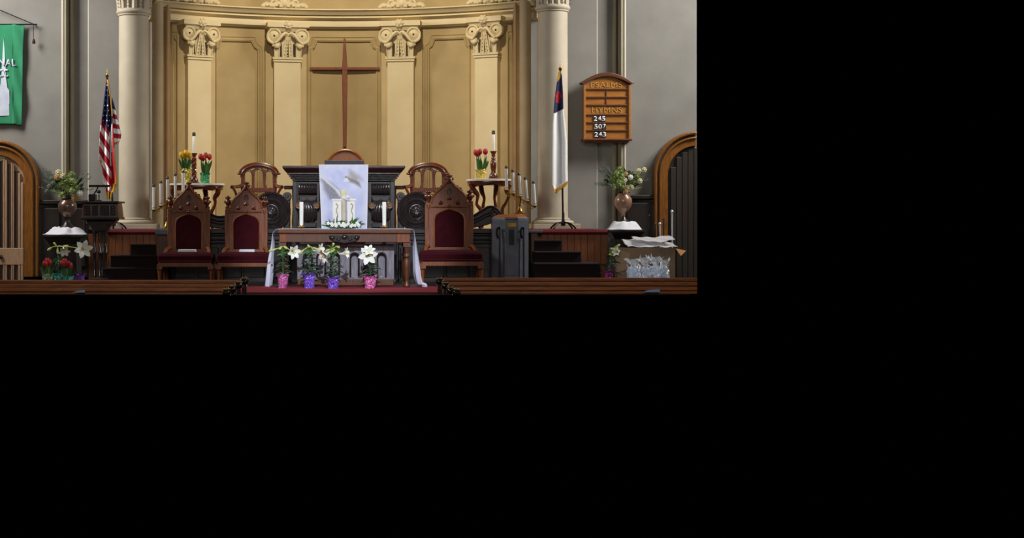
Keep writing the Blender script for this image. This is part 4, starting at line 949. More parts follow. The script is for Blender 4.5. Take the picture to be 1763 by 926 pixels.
def lily_pot(px_, pot, fm, flowers, buds, Y, zt, label, seed, crown, group='Easter lilies in foil pots', leaf_top=428):
    t = thing('potted_lily', label, 'plant', (PX(px_, Y), Y, zt), group); rn = random.Random(seed); u = sc(Y)
    (a, b), pt_, pb_ = pot; H = PZ(pt_, Y)-zt; r1 = (b-a)/2*u
    foil_pot(t, H, r1*.8, r1, fm, seed, .3)
    lo = lambda x, y, dy=0: Vector((PX(x, Y)-PX(px_, Y), dy, PZ(y, Y)-zt))
    top = lo(*crown)
    MB().tube(smooth_path([(0, 0, H*.8), (top.x*.3, .01, (H+top.z)*.5), tuple(top)]), .007, 6).build('stem', M_LEAF, t, smooth=True)
    m = MB(); zt_ = lo(0, leaf_top).z
    for k in range(34):
        z = H*.95+(zt_-H)*k/34; a_ = k*2.4; r = (.17-.08*k/34)*rn.uniform(.6, 1.15); X = top.x*(z-H)/(top.z-H+1e-6)
        m.mi = 0 if k < 25 else 1
        m.blade((X, 0, z), (X+r*math.cos(a_), r*math.sin(a_)*.5, z+rn.uniform(-.07, .05)), .019, .03, 5)
    m.build('leaves', [M_LEAFD, M_LEAF], t, kind='stuff')
    for (x, y, dx, dy, dz, L, w) in flowers:
        p = lo(x, y, -.06); d = Vector((dx, dy, dz)).normalized(); base = p-d*(L*.75)
        MB().tube(smooth_path([tuple(top), tuple((top+base)*.5+Vector((0, 0, .01))), tuple(base)]), .0055, 6).build('flower_stalk', M_BUD, t, smooth=True)
        lily(t, base, d, L, w)
    for (x, y, x2, y2) in buds:
        p, q = lo(x, y, -.03), lo(x2, y2, -.06)
        MB().tube([tuple(top), tuple(p), tuple(p.lerp(q, .2)), tuple(p.lerp(q, .5)), tuple(p.lerp(q, .85)), tuple(q)], lambda k: interp([(0, .004), (.2, .005), (.4, .011), (.6, .015), (.8, .015), (1, .003)], k), 7).build('lily_bud', M_BUD, t, smooth=True)
    return t
YL = 17.36; Z0 = .015
lily_pot(487, ((478, 496), 473, 496.5), F_PINK, ((506, 433.5, .45, -.8, -.15, .10, .78),), ((477, 428, 463, 432.5), (485, 424, 481, 430), (489, 424, 495, 428)), YL, Z0, 'Easter lily in pink foil at the left front leg of the table', 1, (487, 425))
lily_pot(532.5, ((523, 543), 471, 496.5), F_PURP, ((551, 430, .85, -.45, .1, .12, .72),), ((524, 429, 516, 437), (530, 421, 533, 426), (539, 426, 546, 429)), YL, Z0, 'Easter lily in purple foil with one bud pointing down and left', 2, (533, 424))
lily_pot(573.5, ((564, 585), 476, 497.5), F_PURP, ((558, 440, -.75, -.55, -.5, .12, .85), (595, 435.5, .9, -.4, .15, .11, .62)), ((568, 429, 561, 432), (573, 424, 574.5, 418), (579, 424, 585, 426), (576, 430, 569, 434)), YL-.16, Z0, 'Easter lily in purple foil with a white trumpet opening on each side', 3, (573.5, 428))
lily_pot(637.5, ((627, 648), 475, 496.5), F_PINK, ((633.5, 439.5, -.05, -1, .02, .10, 1.02), (635, 431.5, -.1, -.7, .6, .09, .72)), ((640, 436, 647, 441),), YL, Z0, 'Easter lily in pink foil with a star flower facing front, standing by itself', 4, (638, 437), leaf_top=440)
YFL = 18.55
lily_pot(100, ((92, 108), 470, 487), F_TEAL, ((145, 428.5, .35, -.9, 0, .10, 1.05), (112, 432, .3, -.7, -.6, .11, .7)), ((91, 425, 83, 431), (98, 424, 94, 417), (100, 426, 101, 437), (108, 424, 120, 423)), YFL+.05, 0, 'tall lily behind the floor tulips, star flower reaching out right', 6, (99, 424), 'floor plants below the left urn', 445)
tulips(82, 487, 467, 9, ((79, 454), (84, 452), (81, 449)), F_SILV, M_TULR, 0, YFL-.15, 'small pot of red tulips in pale silver-green foil beside the arched door', 9, 'floor plants below the left urn', 8, .03)
tulips(115, 487, 471, 12, ((109, 453), (116, 455), (121, 457), (112, 450)), F_TEAL, M_TULR, 0, YFL-.2, 'pot of red tulips in teal foil under the lily star', 10, 'floor plants below the left urn', 11, .03)
t = thing('foil_pot', 'empty-looking crumpled violet foil pot on the floor by the lectern', 'pot', (PX(137.5, YFL-.1), YFL-.1, 0), 'floor plants below the left urn'); foil_pot(t, PZ(472, YFL), .05, .062, F_VIO, 12, .35)
YR_ = 18.5
t = lily_pot(1048, ((1040, 1054), 466, 488), F_MAG, ((1060, 433, -.6, -.7, .2, .09, .55),), ((1054, 432, 1051, 427), (1060, 424, 1066, 421), (1055, 440, 1047, 437)), YR_-.1, 0, 'leafy plant in magenta foil beside the cardboard box', 15, (1058, 432), 'floor plant by the box', 425)
# ================================================================ URNS WITH BOUQUETS
M_HYD = mat('pale_hydrangea', (196, 206, 130), .6, c2=(170, 186, 104), scale=30)
def bouquet(t, cx_, cz, Y, base, spread, seed, left):
    rn = random.Random(seed); u = sc(Y); o = wl(t)
    lo = lambda x, y, dy=0: Vector((PX(x, Y)-o.x, dy, PZ(y, Y)-o.z))
    b0 = lo(*base); m = MB()
    for k in range(120):
        a = rn.uniform(-.2, pi+.2); r = rn.uniform(.3, 1); q = lo(cx_+spread*.8*r*math.cos(a), cz-24*r*math.sin(a)+4, rn.uniform(-.14, .14)); m.mi = k % 3
        d = (q-b0); d.normalize(); s = q-d*rn.uniform(.06, .12)
        m.blade(s, q+Vector((rn.uniform(-.05, .05), 0, rn.uniform(-.05, .05))), rn.uniform(.03, .06), .01, 4)
    for k in range(26):
        q = lo(cx_+rn.uniform(-spread*.7, spread*.7), cz+rn.uniform(-16, 14), rn.uniform(-.1, .1)); m.mi = 1; m.tube([b0, b0.lerp(q, .5)+Vector((0, 0, .02)), q], .004, 5)
    m.build('foliage', [M_LEAFL, M_LEAFD, M_SAGE], t, kind='stuff')
    m = MB()   # wispy grey sprays
    for k in range(20):
        s = (-1 if left else 1)*rn.choice((1, 1, -1)); q = lo(cx_+s*rn.uniform(.55, 1.15)*spread, cz+rn.uniform(-26, 10), rn.uniform(-.1, .1)); mid = b0.lerp(q, .6)+Vector((0, 0, .03))
        m.tube(smooth_path([b0, mid, q], 4), .0025, 4)
        for j in range(9): p = mid.lerp(q, j/8); e = p+Vector((rn.uniform(-.04, .04), 0, rn.uniform(-.01, .05))); m.blade(p, e, .012, 0, 3)
    m.build('sprays', M_SAGE, t, kind='stuff')
    return lo, rn
def blossom(t, p, r, m, rn, nm='blossom', petals=7):
    q = MB(); p = Vector(p)
    if m is M_LEAFL:
        for k in range(44):
            d = Vector((rn.gauss(0, 1), -abs(rn.gauss(0, 1)), rn.gauss(0, 1))).normalized(); c = p+d*r*rn.uniform(.75, 1.15); e = d.cross(Vector((.3, .2, 1))).normalized(); g = d.cross(e)
            s_ = .016; q.mi = k % 3 == 0
            q.add([c+e*s_, c+d*s_*.5+g*s_*.3, c+g*s_, c-e*s_*.3+d*s_*.4, c-e*s_, c-g*s_*.3, c-g*s_, c], [(0, 1, 7), (1, 2, 3, 7), (3, 4, 5, 7), (5, 6, 7)])
        q.mi = 0; q.ball(tuple(p), r*.7, 8, 6)
        return q.build('hydrangea', [M_LEAFL, M_HYD], t)
    for k in range(petals):
        a = 2*pi*k/petals; q.ball((p.x+r*.65*math.cos(a), p.y, p.z+r*.65*math.sin(a)), r*.5, 7, 5, 1, .5, 1)
    q.ball((p.x, p.y-r*.3, p.z), r*.42, 7, 5); return q.build(nm, m, t, smooth=True)
YU = 19.6; u = sc(YU)
def urn(px_, prof, m, label, foot_m):
    t = thing('flower_urn', label, 'urn', (PX(px_, YU), YU, PZ(prof[-1][1], YU)))
    z0 = PZ(prof[-1][1], YU)
    pr = [(r*u, PZ(y, YU)-z0) for r, y in prof[::-1]]
    k = [i for i, (r, y) in enumerate(prof[::-1]) if y <= 374][0]
    MB().lathe(pr[:k+1], (0, 0, 0), 24).build('foot', foot_m, t, smooth=True)
    MB().lathe(pr[k:], (0, 0, 0), 28).build('bowl', m, t, smooth=True)
    zr = PZ(prof[0][1], YU)-z0; MB().tube([(prof[0][0]*u*math.cos(a*pi/10), prof[0][0]*u*math.sin(a*pi/10), zr) for a in range(21)], .012, 6).build('rim', foot_m, t, smooth=True)
    return t
t = urn(116, [(11, 341), (9.5, 343), (12, 347), (15.5, 351), (16, 356), (14.5, 362), (10, 369), (5.5, 373), (4, 377), (4.5, 381), (7, 386), (12, 390), (14, 392.5)], M_URN, 'bronze-brown footed urn of hydrangea and wispy sprays, by the lectern', M_PEWTER)
lo, rn = bouquet(t, 112, 318, YU, (116, 342), 40, 21, True)
for x, y, r, m in ((104, 298, .045, M_CREAMF), (103, 306, .04, M_PEACH), (128, 300, .05, M_LEAFL), (121, 308, .065, M_LEAFL), (112, 316, .055, M_LEAFL), (130, 312, .06, M_LEAFL), (118, 324, .065, M_LEAFL), (128, 328, .06, M_LEAFL), (111, 335, .055, M_LEAFL), (134, 322, .05, M_LEAFL), (113, 304, .04, M_CREAMF), (141, 333, .04, M_LILY), (139, 339, .035, M_PEACH), (131, 342, .038, M_PEACH), (96, 316, .035, M_SAGE), (89, 322, .035, M_SAGE), (84, 330, .03, M_SAGE), (114, 319, .032, M_PEACH), (92, 308, .028, M_SAGE)):
    blossom(t, lo(x, y, -.15+rn.uniform(-.03, .03)), r, m, rn)
t = urn(1073, [(10, 331), (8.5, 333), (11, 337), (14.5, 342), (15, 348), (13.5, 355), (9, 362), (4.5, 366), (3.5, 371), (5, 376), (9, 380), (11.5, 382.5)], M_URN2, 'pinkish speckled footed urn of green hydrangea and cream roses, by the dark door', M_PEWTER)
lo, rn = bouquet(t, 1072, 310, YU, (1073, 332), 40, 33, True)
for x, y, r, m in ((1064, 291, .05, M_LEAFL), (1058, 299, .06, M_LEAFL), (1066, 303, .06, M_LEAFL), (1053, 309, .055, M_LEAFL), (1062, 314, .065, M_LEAFL), (1055, 321, .055, M_LEAFL), (1068, 322, .05, M_LEAFL), (1065, 296, .05, M_LEAFL), (1082, 306, .036, M_LILY), (1071, 311, .04, M_CREAMF), (1096, 295, .036, M_CREAMF), (1105, 293, .034, M_CREAMF), (1077, 325, .045, M_CREAMF), (1073, 331, .036, M_PEACH), (1083, 323, .038, M_CREAMF), (1098, 312, .036, M_CREAMF), (1092, 304, .035, M_LEAFL), (1074, 300, .03, M_PEACH)):
    blossom(t, lo(x, y, -.15+rn.uniform(-.03, .03)), r, m, rn)
def drape(px0, px1, pt_, pb_, label, seed, tilt):
    rn = random.Random(seed); X0, X1, z1, z0 = PX(px0, YU), PX(px1, YU), PZ(pt_, YU), PZ(pb_, YU); c = (X0+X1)/2; hw = (X1-X0)/2
    def f(u_, v):
        a = 2*pi*u_; r = v; k = 1+.10*math.sin(4*a+seed)+.06*math.sin(7*a)
        hang = max(0, r-.62)/.38
        x_ = c+hw*math.cos(a)*r*(.92+.12*math.sin(4*a+seed)*r); y_ = YU+.29*math.sin(a)*r
        e = max(0, min(1, (r-.52)/.48)); e = e*e*(3-2*e)*.8+.2*e
        return (x_, y_, z1+.003-(z1-z0-.008)*e+(.016*math.sin(5*a+seed)+.012*math.sin(9*a+r*9))*math.sin(pi*min(1, max(0, (r-.4)/.6))))
    return tag(MB().grid(f, 48, 12).build('stand_cover', M_WHITE, None, smooth=2, solid=.003), label, 'cloth', 'white cloths under the urns')
drape(74, 151, 392.5, 405, 'crumpled white cloth on the stand under the bronze-brown urn', 2, 0)
drape(1041, 1108, 382.5, 396.5, 'crumpled white cloth on the stand under the pinkish speckled urn', 5, 0)
def stand(a, b, top, label):
    c = (a+b)/2; X = PX(c, YU); w = (b-a)/2*u; zt = PZ(top, YU); t = thing('flower_stand', label, 'stand', (X, YU, 0), 'dark flower stands')
    MB().box(-w*.92, w*.92, -.26, .26, zt-.03, zt-.002).build('top', W_DARKX, t, bevel=.008)
    MB().frus(-w*.68, w*.68, -.2, .2, zt-.12, -w*.86, w*.86, -.25, .25, zt-.03).build('top_moulding', W_DARKX, t, bevel=.006)
    MB().box(-w*.62, w*.62, -.19, .19, .08, zt-.12).build('body', W_DARK, t, bevel=.006)
    MB().box(-w*.5, w*.5, -.2, -.185, .16, zt-.2).build('panel', W_DARK, t, bevel=.006)
    MB().box(-w*.75, w*.75, -.23, .23, 0, .08).build('base', W_DARK, t, bevel=.01)
stand(77, 150, 405, 'dark wooden pedestal stand under the bronze-brown urn, beside the arched oak door'); stand(1043, 1107, 396.5, 'dark wooden pedestal stand under the pinkish speckled urn')

# ================================================================ LECTERN
YLE = 18.9; u = sc(YLE)
t = thing('lectern', 'dark carved lectern on a cluster of four slim columns', 'lectern', (PX(174, YLE), YLE, 0))
q = lambda a, b, c, d, y0, y1, nm, m=W_DARK, bv=.008: MB().box(PX(a, YLE), PX(b, YLE), YLE+y0, YLE+y1, PZ(d, YLE), PZ(c, YLE)).build(nm, m, t, True, bevel=bv)
MB().frus(PX(145, YLE), PX(209, YLE), YLE-.22, YLE+.22, PZ(376, YLE), PX(148, YLE), PX(206, YLE), YLE-.2, YLE+.2, PZ(350, YLE)).build('desk_box', W_BR2 if 0 else wood('lectern_wood', (92, 54, 32), (62, 36, 22), .35, .4), t, True, bevel=.008)
q(144, 210, 346.5, 350, -.26, .26, 'desk_top'); q(145, 210, 374, 378, -.25, .25, 'desk_moulding')
for a, b in ((149, 161), (164, 174), (178, 193), (195, 204)): q(a, b, 354, 371, -.225, -.19, 'carved_panel')
m = MB()
for x in (147, 163, 176, 194): 
    for y in (357, 362, 367): m.ball(P(x, y, YLE-.23), .012, 6, 4)
m.build('carved_bead', MATS['lectern_wood'], t, True, smooth=True)
MB().prism([(PX(a, YLE), PZ(b, YLE)) for a, b in ((150, 378), (204, 378), (196, 386), (188, 390), (186, 398), (161, 398), (159, 390), (152, 386))], YLE-.12, YLE+.12).build('bracket', W_DARK, t, True, bevel=.015)
for x, y in ((164, -.06), (174, -.10), (183.5, -.06), (174, .08)):
    r = 3.1*u; z1 = PZ(398, YLE); zm = PZ(435, YLE)
    MB().lathe([(r*1.2, .09), (r*1.25, .11), (r*.8, .14), (r*.82, zm-.02), (r*1.15, zm-.01), (r*1.15, zm+.015), (r*.8, zm+.025), (r*.78, z1-.07), (r*1.1, z1-.05), (r*.9, z1-.03), (r*1.3, z1)], (PX(x, YLE), YLE+y, 0), 14).build('colonnette', M_GREYW if 0 else W_DARK, t, True, smooth=True)
q(157, 191, 478, 486.5, -.2, .2, 'base', W_DARK, .012)
Yl = YLE; zt = PZ(346.5, YLE)
t = thing('reading_lamp', 'black bar reading lamp standing on the lectern', 'lamp', (PX(160, Yl), Yl+.1, zt))
o = wl(t)
MB().pbox(152.5, 189, 318, 322, Yl+.08, .05).build('lamp_shade', M_IRON, t, True, bevel=.008)
MB().tube(smooth_path([P(160, 346, Yl+.1), P(161, 336, Yl+.12), P(166, 328, Yl+.12), P(169, 321, Yl+.1)]), .009, 7).build('stalk', M_IRON, t, True, smooth=True)
m = MB().pbox(152, 164, 334, 346.4, Yl+.03, .14); m.build('lamp_base', M_IRON, t, True, bevel=.012)
t = thing('microphone', 'small gooseneck microphone with bright ring on the lectern', 'microphone', (PX(171.5, Yl), Yl-.05, zt))
MB().lathe([(.04, 0), (.04, .012), (.012, .02), (.008, .03)], (0, 0, 0), 14).build('base', M_IRON, t, smooth=True)
MB().tube([(0, 0, .02), (.003, 0, .06), (0, -.01, .09)], .007, 7).build('gooseneck', M_IRON, t, smooth=True)
MB().lathe([(.014, .085), (.024, .092), (.024, .102), (.014, .106)], (0, -.01, 0), 12).build('ring', M_CHROME, t, smooth=True)
MB().ball((0, -.01, .127), .028, 10, 7).build('head', M_IRON, t, smooth=True)

# ================================================================ FLAGS
def flag_stand(name, top, bot, foot_y, Y, label, zt):
    t = thing(name, label, 'flag', (PX(bot[0], Y), Y, zt))
    MB().tube([P(*bot, Y), P(*top, Y)], .014, 8).build('pole', M_IRON if name == 'x' else M_POLE, t, True, smooth=True)
    d = Vector(P(*top, Y)); 
    MB().lathe([(.008, 0), (.022, .012), (.026, .03), (.014, .045), (.008, .06), (.009, .075), (.003, .10), (.001, .14)], tuple(d), 10).build('finial', M_BRASS, t, True, smooth=True)
    m = MB(); b = Vector((PX(bot[0], Y), Y, zt))
    m.lathe([(.03, .05), (.035, .08), (.02, .14), (.018, .24)], tuple(b), 12)
    for k in range(4):
        a = pi/4+k*pi/2; c, s = math.cos(a), math.sin(a)
        m.tube(smooth_path([(b.x+.02*c, b.y+.02*s, b.z+.10), (b.x+.12*c, b.y+.12*s, b.z+.085), (b.x+.20*c, b.y+.20*s, b.z+.03), (b.x+.22*c, b.y+.22*s, b.z+.008)]), .012, 6)
    m.build('stand', M_IRON, t, True, smooth=True)
    return t
M_POLE = wood('dark_flag_pole', (40, 30, 26), (30, 22, 20), .3, .4)
FM = [M_BLUE, M_FRED, M_FWHITE, M_FRINGE]
YF1 = 19.92
t = flag_stand('national_flag', (184.5, 134), (195.5, 394), 394, YF1, 'American flag with gold fringe hanging on a pole beside the left column', PLAT)
LE = [(137, 183), (150, 181.5), (170, 179), (194, 176.5), (215, 173.5), (229, 171.6), (250, 171), (273, 170.3), (284, 173), (289, 176), (300, 177), (316, 178.5), (325, 182), (343, 184.5)]
RE = [(137, 186.5), (154, 190), (180, 192.5), (194, 193.5), (221, 194.5), (251, 197), (283, 200), (313, 202.5), (318, 202), (324, 198.5), (329, 194), (335, 192.5), (343, 191)]
def usp(u_, v):
    y = 137+206*v; l, r = interp(LE, y), interp(RE, y); x_ = l+(r-l)*u_
    d = .035*math.sin(u_*13+v*3)*min(1, v*4)+.03*u_
    return P(x_, y, YF1-.09-d)
def usm(u_, v):
    y = 137+206*v; l, r = interp(LE, y), interp(RE, y); x_ = l+(r-l)*u_
    if y > 330 or (x_ > 193.5 and y > 316) or (y > 262 and x_ > 198.8 and y < 316) or (r-x_ < 2 and 255 < y < 320): return 3
    if y < 200 and abs(x_-interp([(137, 185), (150, 187.5), (170, 191), (200, 193.5)], y)) < 1.25: return 3
    if 276 < y < 288 and x_ < 174.5: return 3
    cb = interp([(172, 205), (178, 210), (184, 222), (189, 229), (192, 215), (196, 205)], x_)
    if y < cb:
        for k in range(9):
            yy = 147+8.6*k; 
            for xx in (interp(LE, yy)+2.2+(k % 2)*1.2, interp(LE, yy)+7.5+(k % 2)*2.4, interp(LE, yy)+12.6+(k % 2)*1):
                if xx < interp(RE, yy)-3.2 and abs(x_-xx) < .8 and abs(y-yy) < 1.25: return 2
        return 0
    if x_ > 191.6+.0*y: return 1 if not (x_ < 193.2 and y < 262) else 2
    if 187.8 < x_ <= 191.6 and y < 285: return 2 if x_ > 189.2 or y < 240 else 1
    s = (y-212)-1.5*(x_-172); return 2 if (s % 27) < 13 else 1
MB().grid(usp, 60, 190, usm).build('flag_cloth', FM, t, True, smooth=2, solid=.002)
L2 = [(170, 192.5), (190, 193), (220, 194), (250, 196)]; R2 = [(168, 193), (180, 196.5), (190, 199), (205, 202), (220, 205.5), (233, 209), (242, 208.2), (249, 205)]
def flp(u_, v): y0 = 168+82*v; l, r = interp(L2, y0), interp(R2, y0); x_ = l+(r-l)*u_; return P(x_, y0-4*u_*v, YF1-.05+.02*math.sin(8*u_))
def flm(u_, v):
    y = 168+82*v-5*u_
    if v > .955: return 3
    if y < 186: return 0
    return 2 if int((y-186)/8.6) % 2 == 0 else 1
MB().grid(flp, 20, 80, flm).build('rear_fold', FM, t, True, smooth=2, solid=.002)
m = MB().tube([P(186, 137, YF1-.13), P(190, 165, YF1-.16), P(193, 195, YF1-.16)], .008, 6); m.tube([P(197, 316, YF1-.15), P(196, 325, YF1-.15), P(195.5, 331, YF1-.15)], lambda k: .008+.02*k, 6); m.build('tassel', M_FRINGE, t, True, smooth=True)
YF2 = 19.92
t = flag_stand('christian_flag', (964.5, 122), (969.5, 389), 388, YF2, 'white flag with red cross on a blue corner, hanging beside the right column', PLAT)
LE2 = [(123, 961.5), (140, 959), (165, 955.5), (195, 953), (215, 951.5), (260, 951), (320, 951), (326, 953), (333, 956)]
RE2 = [(123, 965.5), (131, 967.5), (160, 969.3), (190, 970), (215, 973), (245, 976), (290, 976.5), (315, 977.5), (322, 972), (328, 962), (333, 958.5)]
def chp(u_, v):
    y = 123+210*v; l, r = interp(LE2, y), interp(RE2, y)
    return P(l+(r-l)*u_, y, YF2-.10-.014*math.sin(u_*7+1+v)*min(1, v*3)-.003*math.sin(17*u_)*v)
def chm(u_, v):
    y = 123+210*v; l, r = interp(LE2, y), interp(RE2, y); x_ = l+(r-l)*u_
    if y < 140 and x_ < interp([(123, 966), (132, 965), (141, 960)], y): return 3
    if y > interp([(951, 318), (955, 326), (960, 324), (977, 311)], x_): return 3
    cb = interp([(952, 195.5), (957, 194), (963, 191), (971, 187)], x_)
    if y > cb: return 2
    if (959 < x_ < 964.5 and 157 < y < 177) or (956 < x_ < 966.5 and 161 < y < 168.5) or (957 < x_ < 960 and 170 < y < 176): return 1
    return 0
MB().grid(chp, 44, 170, chm).build('flag_cloth', FM, t, True, smooth=2, solid=.002)

# ================================================================ CANDELABRA
def candelabrum(label, cands, arm, stem, base, Y, zt):
    t = thing('candelabrum', label, 'candelabrum', (PX(base, Y), Y, zt), 'five-light brass candelabra'); o = wl(t)
    H = PZ(stem[1], Y)-zt
    MB().lathe([(.075, 0), (.078, .012), (.05, .03), (.03, .06), (.02, .09), (.016, .10)], (0, 0, 0), 18).build('base', M_BRASS, t, smooth=True)
    m = MB().tube([(0, 0, .08), (0, 0, H*.55), (PX(stem[0], Y)-o.x, 0, H)], .010, 8); m.lathe([(.012, H*.42), (.024, H*.45), (.012, H*.48)], (0, 0, 0), 12); m.build('stem', M_BRASS, t, smooth=True)
    m = MB().tube(smooth_path(pp(arm, Y)), .010, 8)
    for i in range(len(arm)-1):
        (a, b), (c, d) = arm[i], arm[i+1]
        for k in (.33, .66): x, y = a+(c-a)*k, b+(d-b)*k; m.tube([(p[0], p[1]-.005, p[2]) for p in spiral(PX(x, Y), PZ(y+2.5, Y), .028, .008, 1.1, pi/2, 1, Y, 14)], .006, 5)
    m.build('arm', M_BRASS, t, True, smooth=True)
    for (x0, y0, x1, y1) in cands:
        a, b = Vector(P(x1, y1, Y)), Vector(P(x0, y0, Y))
        mm = MB().lathe([(.006, -.03), (.014, -.02), (.034, -.006), (.036, .002), (.018, .004), (.022, .03)], tuple(a), 14); mm.build('drip_pan', M_BRASS, t, True, smooth=True)
        d = (b-a).normalized()
        MB().tube([a, a.lerp(b, .5), b-d*.03], .021, 12).build('candle', M_WAX, t, True, smooth=True)
        MB().tube([b-d*.036, b-d*.02, b-d*.01, b], lambda k: .023-.010*k*k, 12).build('follower', M_CAP, t, True, smooth=True)
    return t
YN = 19.2
candelabrum('brass candelabrum with five white candles rising to the right, behind a gothic chair', ((265, 317.5, 265, 361), (277, 311, 277, 354), (288.5, 304, 288.5, 345), (302, 298.5, 302, 340.5), (315.5, 293, 315, 335.5)), ((265, 364), (277, 357.5), (288, 350), (302, 344), (315, 339)), (288, 349), 287.5, YN, PZ(394, YN))
YP = 18.8
candelabrum('brass candelabrum with five white candles falling to the right, on the grey pedestal', ((871.5, 285.5, 872.5, 327), (882.5, 292, 884, 333), (893.5, 297.5, 896, 338), (904, 305, 908, 346), (918, 311.5, 921, 354)), ((871, 330), (884, 336.5), (896, 342), (908, 349), (921, 357)), (896, 343), 895, YP+.1, PZ(369, YP+.1)+.006)
t = thing('newel_post', 'dark square newel post with a grey cap, left of the gothic chairs', 'post', (PX(280, YN), YN, 0))
MB().pbox(267, 293, 394, 404.5, YN-.12, .26).build('cap', M_GREYW, t, True, bevel=.012); MB().box(PX(270, YN), PX(291, YN), YN-.09, YN+.1, 0, PZ(404.5, YN)).build('shaft', W_BROWN, t, True, bevel=.01)
t = thing('newel_post', 'dark newel post with a flat grey cap right of the grey pedestal', 'post', (PX(921, YN+.15), YN+.15, 0))
MB().pbox(910, 934, 396, 401, YN+.05, .2).build('cap', M_GREYW, t, True, bevel=.01); MB().box(PX(913, YN+.15), PX(925, YN+.15), YN+.07, YN+.22, 0, PZ(401, YN+.1)).build('shaft', W_BROWN, t, True, bevel=.008)
# grey octagonal pedestal
t = thing('pedestal', 'dark grey panelled octagonal pedestal with a small brass plate', 'pedestal', (PX(878, YP), YP, 0)); u = sc(YP); zt = PZ(375, YP)
w, c = 31*u, 20*u
def octo(k): return [(-11*u*k, -.2*k), (11*u*k, -.2*k), (w*k, -.06*k), (w*k, .14*k), (11*u*k, .26*k), (-11*u*k, .26*k), (-w*k, .14*k), (-w*k, -.06*k)]
MB().plan(octo(1), .05, zt-.02).build('body', M_DARKMETAL, t, bevel=.006); MB().plan(octo(1.05), 0, .06).build('base', M_DARKMETAL, t, bevel=.008)
MB().plan(octo(1.02), zt-.02, zt).build('rim', M_DARKMETAL, t, bevel=.006)
rg = [[(a*k, b*k+.0, z) for a, b in octo(1)] for k, z in ((.95, zt), (.93, zt+.012), (.62, zt+.045), (.1, zt+.05))]
MB().ring_skin(rg).build('wooden_lid', W_PANEL, t, bevel=.004)
MB().box(-7*u, 8*u, -.206, -.2, PZ(390.5, YP), PZ(383.5, YP)).build('brass_plate', M_BRASS, t, bevel=.002)
MB().box(-9*u, 9*u, -.206, -.196, .12, PZ(396, YP)).build('front_panel', M_DARKMETAL, t, bevel=.006)
MB().box(-5*u, 4*u, -.212, -.2, PZ(421, YP), PZ(395, YP)).build('slot', M_IRON, t, bevel=.003)
for s in (-1, 1):
    x_ = s*20.5*u; m = MB().tube([(x_, -.19, .06), (x_, -.185, PZ(414, YP)), (x_, -.17, PZ(394, YP))], .012, 7)
    m.tube(smooth_path([(x_, -.17, PZ(394, YP)), (x_-.01, -.2, PZ(391.5, YP)), (x_-.035, -.21, PZ(394, YP)), (x_-.04, -.21, PZ(402, YP)), (x_-.02, -.2, PZ(410, YP))]), .014, 7); m.build('hanging_rod', M_IRON, t, smooth=True)

# ================================================================ HYMN BOARD
YH = 20.78
t = thing('hymn_board', 'wooden arched hymn board with white hymn numbers hung on the wall', 'board', (PX(1044, YH), YH, PZ(245, YH)))
q = lambda a, b, c, d, y0, y1, nm, m, bv=.004: MB().box(PX(a, YH), PX(b, YH), YH+y0, YH+y1, PZ(d, YH), PZ(c, YH)).build(nm, m, t, True, bevel=bv)
hb = [(1006, 243), (1006, 147)]+[(1006+77.5*i/12, 147-15.5*math.sin(pi*i/12)) for i in range(1, 12)]+[(1083.5, 147), (1084, 243)]
MB().prism([(PX(a, YH), PZ(b, YH)) for a, b in hb], YH, YH+.125).build('backboard', W_BOARD, t, True, bevel=.006)
co = [(998+93*i/20, 147-22*math.sin(pi*(.06+.88*i/20))) for i in range(21)]; ci = [(1003+83*i/20, 149-16.5*math.sin(pi*(.06+.88*i/20))) for i in range(21)]
MB().prism([(PX(a, YH), PZ(b, YH)) for a, b in co+ci[::-1]], YH-.045, YH+.12).build('cornice', W_BOARDD, t, True, bevel=.012)
for y in (153.7, 167.5, 181.2, 197.8, 211.2, 224.8): q(1007, 1082.5, y-1.2, y+1.2, -.022, .01, 'rail', W_BOARDD)
for a, b in ((1004, 1008), (1081.5, 1085.5)): q(a, b, 147, 241, -.03, .02, 'stile', W_BOARD, .006)
q(1002, 1087.5, 239, 242.5, -.06, .12, 'sill', W_BOARDD, .008); q(1008, 1081, 242.5, 246, -.03, .12, 'sill', W_BOARDD, .008)
q(1042.6, 1044.6, 155, 180, -.012, .01, 'divider', W_BOARDD)
text('lettering', 'PSALMS', 1017, 1071, 141.5, 150, YH-.006, M_GOLDT, t, .0)
text('lettering', 'HYMNS', 1019, 1071, 184.5, 194, YH-.006, M_GOLDT, t, .0)
for s, x0, y0 in (('245', 1022, 200), ('507', 1023, 213.6), ('243', 1023.3, 227.2)):
    for i, ch_ in enumerate(s):
        nc = q(x0-.6+7*i, x0+6.2+7*i, y0-1.5, y0+9.3, -.014, .004, 'number_card', M_BLACK, .001)
        text('numeral', ch_, x0+7*i, x0+6+7*i, y0, y0+8.3, YH-.018, M_PAPER, nc, .018)

